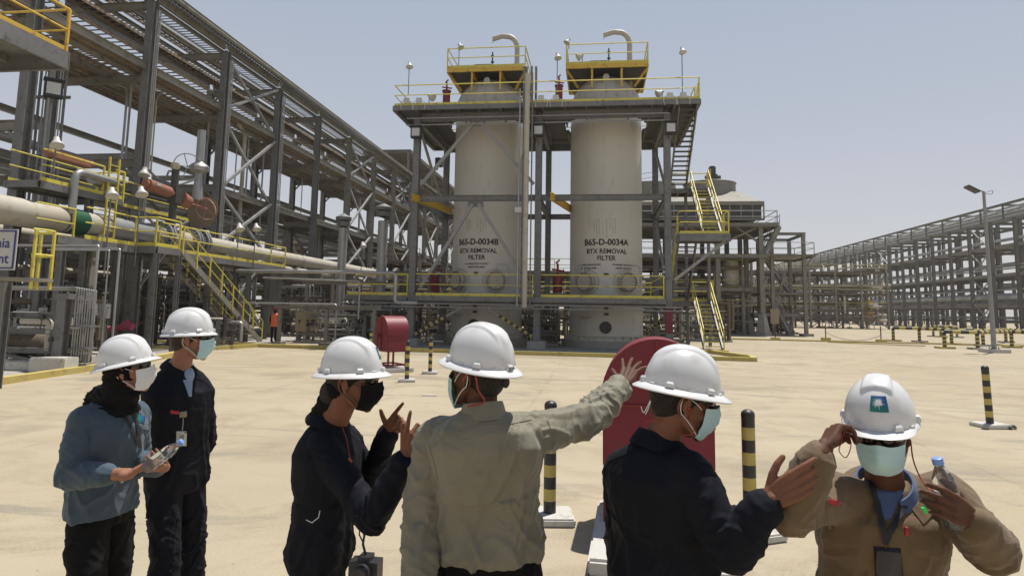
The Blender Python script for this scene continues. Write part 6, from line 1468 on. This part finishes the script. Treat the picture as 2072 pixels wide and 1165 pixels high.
# ---------- P2: man in navy coverall with blue mask
H2 = HeadF(A(384, 690, 3.9), 98, 0, k=1.0); N2 = A(364, 745, 3.93); P2v = A(358, 958, 3.95)
T2, b2, s2, v2 = person('young man in dark navy coverall with badge and pale blue mask, second from left', N2, P2v,
  {'R': (A(318, 796, 3.85), A(312, 895, 3.9), A(350, 965, 4.12), .95, dict(d=Vector((.1, 0, -1)), n=Vector((-.5, .5, 0)))), 'L': (A(404, 790, 4.05), A(418, 885, 4.1), A(385, 965, 4.22), .95, dict(d=Vector((.1, 0, -1)), n=Vector((-.5, .5, 0))))},
  H2, SKIN['light'], NAVY, NAVY, 135, 1.0, .98, .02, .0, (.066, .064, .056, .046), seed=9, hair=(HAIRB, 'short'), legs=((.03, .04), (.1, .04)))
helmet(H2, T2, 'V', 2, .62); shades(H2, T2); face_mask(H2, T2, MASKB)
hf = heading(N2, 135); collar(N2+Z*.0-hf*.005, Z*.9+hf*.25, hf, .07, .035, NAVY, T2, .75, .012)
b = Blob(); b.ball(N2+hf*.055-Z*.045, (.045, .045, .06), None, 20); mobj('shirt_front', rmesh(b, .005, 3), SHIRTB, T2)
B_ = patch(v2, ((370, 768), (390, 768), (388, 802), (382, 802)), 8, 8, .006)
if B_: B_.build('shirt_placket', SHIRTB, T2)
collar(N2+hf*.006+Z*.004, Z*.9+hf*.3, hf, .058, .03, SHIRTB, T2, .55, .004)
for nm, q, m_, of in (('id_card', ((357, 872), (378, 872), (377, 902), (356, 901)), WHITEP, .008), ('id_photo', ((363, 877), (371, 877), (371, 890), (363, 890)), BOXC, .011), ('card_clip', ((363, 833), (378, 831), (378, 843), (363, 845)), BOXC, .008), ('name_tag', ((345, 829), (362, 832), (361, 838), (345, 836)), mat('red_tag', (.5, .02, .03), .5), .006)):
    B_ = patch(v2, q, 4, 4, of)
    if B_: B_.build(nm, m_, T2)
B_ = seamline(v2, [(370, 845), (368, 872)], .003, .006); B_.build('card_strap', STEELL, T2)
# ---------- P3: person in navy coverall gesturing, black mask
H3 = HeadF(A(712, 776, 2.8), 108, 4, k=1.0); N3 = A(672, 858, 2.86); P3v = A(648, 1105, 2.85)
W3n, W3f = A(822, 922, 2.62), A(788, 868, 2.98)
hn3 = dict(d=A(838, 875, 2.6)-A(822, 922, 2.62), n=Vector((.2, .95, .1)), curl=((.0, .1, .1), (.9, 1.2, .8), (1.1, 1.2, .8), (1.2, 1.2, .8)), spread=.12, thumb=(.35, .1, .1), k=.98)
hf3 = dict(d=A(824, 834, 2.92)-A(790, 872, 2.98), n=Vector((.1, -.9, -.5)), curl=((.0, .05, .05), (.9, 1.2, .8), (1.0, 1.2, .8), (1.1, 1.2, .8)), spread=.03, thumb=(.7, .1, .2), k=.96)
T3, b3, s3, v3 = person('person in navy coverall and black mask pointing with both hands, third from left', N3, P3v,
  {'R': (A(652, 905, 2.74), A(752, 1050, 2.6), W3n, .9, hn3), 'L': (A(700, 890, 3.02), A(745, 985, 3.1), W3f, .92, hf3)},
  H3, SKIN['mid'], NAVY, NAVY, 95, .98, .98, .014, .0, (.066, .062, .056, .045), seed=15, hair=(HAIR, 'bun'), legs=((-.05, .02), (.12, .03)))
b = Blob(); b.ball(H3(0, -.055, -.02), (.068, .06, .06), H3.ax()); b.limb([H3(0, -.07, -.05), A(645, 840, 2.87)], [.045, .045]); b.ball(A(648, 846, 2.86), (.06, .05, .045)); b.limb([A(650, 850, 2.86), N3-Z*.02], [.05, .05]); me = rmesh(b, .006, 3); fold(me, [(H3(0, -.05, .0), N3-Z*.05, .006, .01, 1, 20)], 8); mobj('neck_scarf', me, BLKC, T3)
helmet(H3, T3, 'V', 5, logo=(R_(-8), 0, .062, .66)); shades(H3, T3); face_mask(H3, T3, MASKK)
hf = heading(N3, 95); collar(N3-Z*.005, Z*.9+hf*.3, hf, .072, .035, NAVY, T3, .7, .012)
cord(T3, [H3(.078, .0, -.005), A(692, 852, 2.72), A(702, 890, 2.68), A(708, 925, 2.66)], mat('dark_red_cord', (.25, .03, .015), .5), .0013)
b = MB(); b.ball = None; b.tube([A(706, 926, 2.655), A(712, 934, 2.655)], .005, 8); b.build('earplug', CORD, T3)
B_ = seamline(v3, [(620, 1050), (632, 1056), (645, 1046), (648, 1030)], .0018, .003); B_.build('loop_cord', STRAP, T3)
a0, a1 = A(729, 1062, 2.66), A(741, 1128, 2.66)
CM = thing('camera', 'black camera hanging on a twisted strap at the hip of the navy clad person', 'camera', a1-Z*.045)
b = MB(); b.bb((-.06, -.035, -.045), (.06, .035, .04)); b.bb((-.025, -.03, .035), (.025, .03, .058)); b.build('camera_body', BLK, CM); b = MB(); b.lathe((.0, -.035, 0), [(.036, 0), (.036, -.04), (.03, -.045), (.0, -.04)], 20, 'Y'); b.build('lens', BLK, CM)
b = MB(); q = Vector(a0-CM.location); b.tube([q, q.lerp(Vector((0, 0, .05)), .3)+Vector((.01, 0, 0)), q.lerp(Vector((0, 0, .05)), .6)-Vector((.004, 0, 0)), (0, 0, .05)], .005, 6); b.tube([q, q.lerp(Vector((0, 0, .05)), .3)-Vector((.012, 0, 0)), q.lerp(Vector((0, 0, .05)), .6)], .003, 6); b.build('strap', RUBB, CM)
# ---------- P4: man in grey khaki shirt seen from behind, arm out
H4 = HeadF(A(968, 762, 2.4), -48, -4, k=1.0); N4 = A(978, 838, 2.36); P4v = A(988, 1105, 2.4)
W4, E4, S4 = A(1262, 775, 2.82), A(1192, 846, 2.62), A(1086, 876, 2.42)
T4, b4, s4, v4 = person('man in grey khaki shirt seen from behind with his right arm stretched out', N4, P4v,
  {'R': (S4, E4, W4, .88, dict(d=A(1284, 729, 2.95)-W4, n=Vector((.3, .9, -.5)), curl=((.05, .1, .1), (.05, .1, .15), (.1, .15, .15), (.1, .2, .2)), spread=.24, thumb=(.55, .1, .1), k=1.0)),
   'L': (A(880, 888, 2.42), A(848, 1062, 2.36), A(850, 1215, 2.2), .93, dict(d=Vector((0, .1, -1)), n=Vector((.9, .2, 0))))},
  H4, SKIN['dark'], OLIVE, BLKC, -8, 1.03, 1.02, .012, .015, (.074, .068, .06, .048), top='shirt', seed=21, hair=(HAIR, 'short'), hem=-.02, foldamp=1.5)
helmet(H4, T4, 'V', 4, plate=True); shades(H4, T4); face_mask(H4, T4, MASKG, .02)
hf = heading(N4, -30); collar(N4-Z*.012, Z*.97+hf*.2, hf, .066, .05, OLIVE, T4, .4, .0)
cord(T4, [H4(-.082, -.0, -.01), H4(-.09, -.035, .03), A(962, 760, 2.28), H4(-.075, -.07, -.03), H4(-.055, -.085, -.07), A(945, 822, 2.28)], CORD, .003)
b = Blob(); b.ball(H4(.03, -.108, -.008), (.02, .006, .02), H4.ax()); mobj('ratchet_knob', rmesh(b, .003, 1), RUBB, T4)
for ln in (((872, 905), (902, 880), (960, 862), (1030, 858), (1080, 848)), ((1107, 850), (1122, 885), (1118, 912)), ((868, 900), (880, 940), (887, 975))):
    seamline(v4, ln, .0016, .0012).build('stitched_seam', OLIVE, T4)
# ---------- P5: man in navy coverall with open hand
H5 = HeadF(A(1378, 816, 2.25), 74, 12, k=1.0); N5 = A(1335, 900, 2.27); P5v = A(1338, 1165, 2.3)
W5, E5, S5 = A(1556, 1010, 1.98), A(1482, 1115, 2.02), A(1392, 962, 2.13)
T5, b5, s5, v5 = person('man in navy coverall seen from behind gesturing with an open right hand', N5, P5v,
  {'R': (S5, E5, W5, .86, dict(d=A(1622, 975, 1.96)-W5, n=Vector((-.05, .95, -.25)), curl=((.1, .15, .15), (.2, .25, .2), (.28, .3, .2), (.35, .35, .25)), spread=.03, thumb=(.62, .1, .5), k=1.04)),
   'L': (A(1268, 955, 2.36), A(1262, 1110, 2.5), A(1330, 1180, 2.6), .95, dict(d=Vector((.6, .3, -.3)), n=Vector((0, 0, -1))))},
  H5, SKIN['mid'], NAVY, NAVY, 50, 1.06, 1.06, .02, .01, (.078, .072, .064, .052), seed=27, hair=(HAIR, 'short'))
helmet(H5, T5, 'V', 3); shades(H5, T5); face_mask(H5, T5, MASKB)
hf = heading(N5, 60); collar(N5-Z*.01, Z*.93+hf*.3, hf, .074, .045, NAVY, T5, .6, .006)
cord(T5, [H5(.085, -.002, -.006), A(1404, 870, 2.12), A(1385, 880, 2.14), A(1360, 862, 2.2), A(1330, 850, 2.2), A(1305, 852, 2.22)], CORD, .0016)
cord(T5, [A(1297, 822, 2.2), A(1303, 834, 2.2), A(1316, 810, 2.2), A(1312, 825, 2.2), A(1306, 838, 2.2)], STRAP, .0016, 'mask_tie')
b = Blob(); b.ball(H5(.083, .004, -.004), (.006, .006, .006), H5.ax()); mobj('earplug', rmesh(b, .002, 1), CORD, T5)
for ln in (((1215, 940), (1300, 905), (1380, 915), (1430, 960)),):
    seamline(v5, ln, .0016, .0012).build('stitched_seam', NAVY, T5)
# ---------- P6: man in khaki coverall facing us, hand at his ear
H6 = HeadF(A(1782, 878, 2.15), 184, 17, k=.98); N6 = A(1790, 985, 2.24); P6v = A(1775, 1245, 2.22)
W6l, W6r = A(1668, 905, 2.02), A(1966, 1048, 1.95)
T6, b6, s6, v6 = person('man in tan coverall facing us with a hand at his ear, far right', N6, P6v,
  {'R': (A(1672, 1000, 2.2), A(1600, 1035, 2.02), W6l, .82, dict(d=A(1700, 845, 2.1)-W6l, n=Vector((.9, .35, -.1)), curl=((.7, .9, .5), (.8, .9, .6), (.8, .9, .6), (.8, 1.0, .6)), spread=.02, thumb=(.25, .9, .6), k=1.0)),
   'L': (A(1908, 1000, 2.2), A(2008, 1112, 2.0), W6r, .8, dict(d=A(1885, 1000, 1.88)-W6r, n=Vector((-.1, .95, -.2)), curl=((.35, .6, .5), (.4, .7, .5), (.45, .7, .5), (.5, .8, .5)), spread=.06, thumb=(.5, .5, .4), k=1.0))},
  H6, SKIN['dark'], KHAKI, KHAKI, 182, 1.04, 1.03, .016, .012, (.076, .07, .064, .054), seed=33, hair=(HAIR, 'short'))
helmet(H6, T6, 'C', 7, logo=(R_(-5), 0, .062, .62)); shades(H6, T6); face_mask(H6, T6, MASKB)
hf = heading(N6, 180); collar(N6-Z*.02+hf*.0, Z*.85+hf*.4, hf, .098, .03, KHAKI, T6, .8, .03)
collar(N6-Z*.008+hf*.01, Z*.85+hf*.4, hf, .08, .045, SHIRTD, T6, .5, .008)
b = Blob(); b.ball(N6+hf*.05-Z*.055, (.07, .055, .05), None, 20); b.limb([N6+hf*.075-Z*.06, N6+hf*.127-Z*.17], [.04, .012]); mobj('shirt_front', rmesh(b, .005, 3), SHIRTD, T6)
B_ = patch(v6, ((1762, 990), (1830, 994), (1803, 1050), (1789, 1050)), 10, 10, .007)
if B_: B_.build('shirt_front', SHIRTD, T6)
for ln in (((1745, 940), (1770, 1010), (1788, 1075), (1792, 1095)), ((1850, 985), (1820, 1040), (1798, 1080), (1792, 1100))):
    strip(v6, ln, 11, .012).build('lanyard', RUBB, T6)
for nm, q, m_, of in (('badge_holder', ((1767, 1104), (1822, 1108), (1830, 1180), (1772, 1180)), BLK, .012), ('name_tag', ((1675, 1008), (1697, 1012), (1697, 1023), (1674, 1018)), mat('red_name_tag', (.4, .02, .03), .5), .006), ('pocket_tag', ((1829, 1064), (1837, 1066), (1838, 1084), (1830, 1082)), MATS['red_name_tag'] if 'red_name_tag' in MATS else REDP, .006), ('pocket', ((1672, 1018), (1752, 1030), (1756, 1112), (1680, 1104)), KHAKI, .0045), ('pocket', ((1836, 1040), (1902, 1052), (1905, 1135), (1842, 1120)), KHAKI, .0045)):
    B_ = patch(v6, q, 10, 10, of)
    if B_: B_.build(nm, m_, T6)
b = MB(); c = A(1792, 1098, 2.0); 
seamline(v6, [(1792, 1060), (1793, 1200)], .0022, .002).build('front_seam', KHAKI, T6)
cord(T6, [H6(-.085, .0, -.01), A(1848, 930, 2.06), A(1862, 965, 2.04), A(1880, 990, 2.0), A(1892, 1008, 1.96)], CORD, .0022)
cord(T6, [A(1712, 860, 2.05), A(1702, 895, 2.04), A(1698, 912, 2.04), A(1712, 925, 2.04), A(1722, 900, 2.05), A(1716, 870, 2.08)], CORD, .0016)
bottle(A(1936, 1066, 1.95), A(1904, 955, 1.97)-A(1936, 1066, 1.95), .2, .033, 'clear water bottle with blue cap held by the man in the tan coverall')
b = MB(); b.tube([A(1868, 1025, 1.93), A(1874, 1036, 1.93)], .006, 8); b.build('pen', mat('green_pen', (.05, .6, .1), .4), T6)
# ---------- small worker in orange vest far off
q = at(553, 694, Z=0); q = Vector((q.x, q.y, .05)); f0 = heading(q, 20); H7 = HeadF(q+Z*1.6, 20); T7 = thing('person', 'small distant worker in an orange vest and red helmet under the rack', 'person', (0, 0, 0))
b = Blob(); sd_ = f0.cross(Z)
b.ball(H7(0, 0, 0), .1); b.limb([q+Z*1.48, q+Z*1.42], [.06, .06]); 
for s_ in (-1, 1): b.limb([q+Z*1.38+sd_*s_*.18, q+Z*1.1+sd_*s_*.23, q+Z*.88+sd_*s_*.2+f0*.1], [.05, .045, .035]); b.limb([q+Z*.9+sd_*s_*.09, q+Z*.5+sd_*s_*.1, q+Z*.06+sd_*s_*.1], [.09, .07, .055]); b.ball(q+Z*.04+sd_*s_*.1+f0*.06, (.05, .12, .05)); b.ball(q+Z*.84+sd_*s_*.2+f0*.12, .04)
b.loft([(q+Z*z, sd_, f0, a, c) for z, a, c in ((.85, .16, .11), (1.1, .15, .11), (1.35, .18, .12), (1.45, .1, .08))], 20); mobj('body', rmesh(b, .015, 3), NAVY, T7)
b = Blob(); b.loft([(q+Z*z, sd_, f0, a, c) for z, a, c in ((.78, .185, .135), (1.1, .175, .135), (1.36, .2, .135), (1.46, .12, .09))], 20); o = mobj('vest', rmesh(b, .014, 3), mat('orange_vest', (.75, .16, .07), .7), T7)
b = Blob(); b.ball(H7(0, 0, .07), (.13, .15, .12), H7.ax()); mobj('hard_hat', rmesh(b, .01, 2), REDP, T7)

# ---------- dusty air
b = MB(); b.bb((-140, -3, -1), (140, 330, 24)); hz = b.build('haze', STEEL); hz.data.materials.clear()
hm = bpy.data.materials.new('dusty_air'); hm.use_nodes = True; t = hm.node_tree; t.nodes.clear(); o_ = t.nodes.new('ShaderNodeOutputMaterial'); pv = t.nodes.new('ShaderNodeVolumePrincipled')
pv.inputs['Color'].default_value = (.8, .79, .77, 1); pv.inputs['Density'].default_value = 0.0004; pv.inputs['Anisotropy'].default_value = .2; t.links.new(pv.outputs[0], o_.inputs['Volume']); hz.data.materials.append(hm)
tag(hz, kind='stuff')
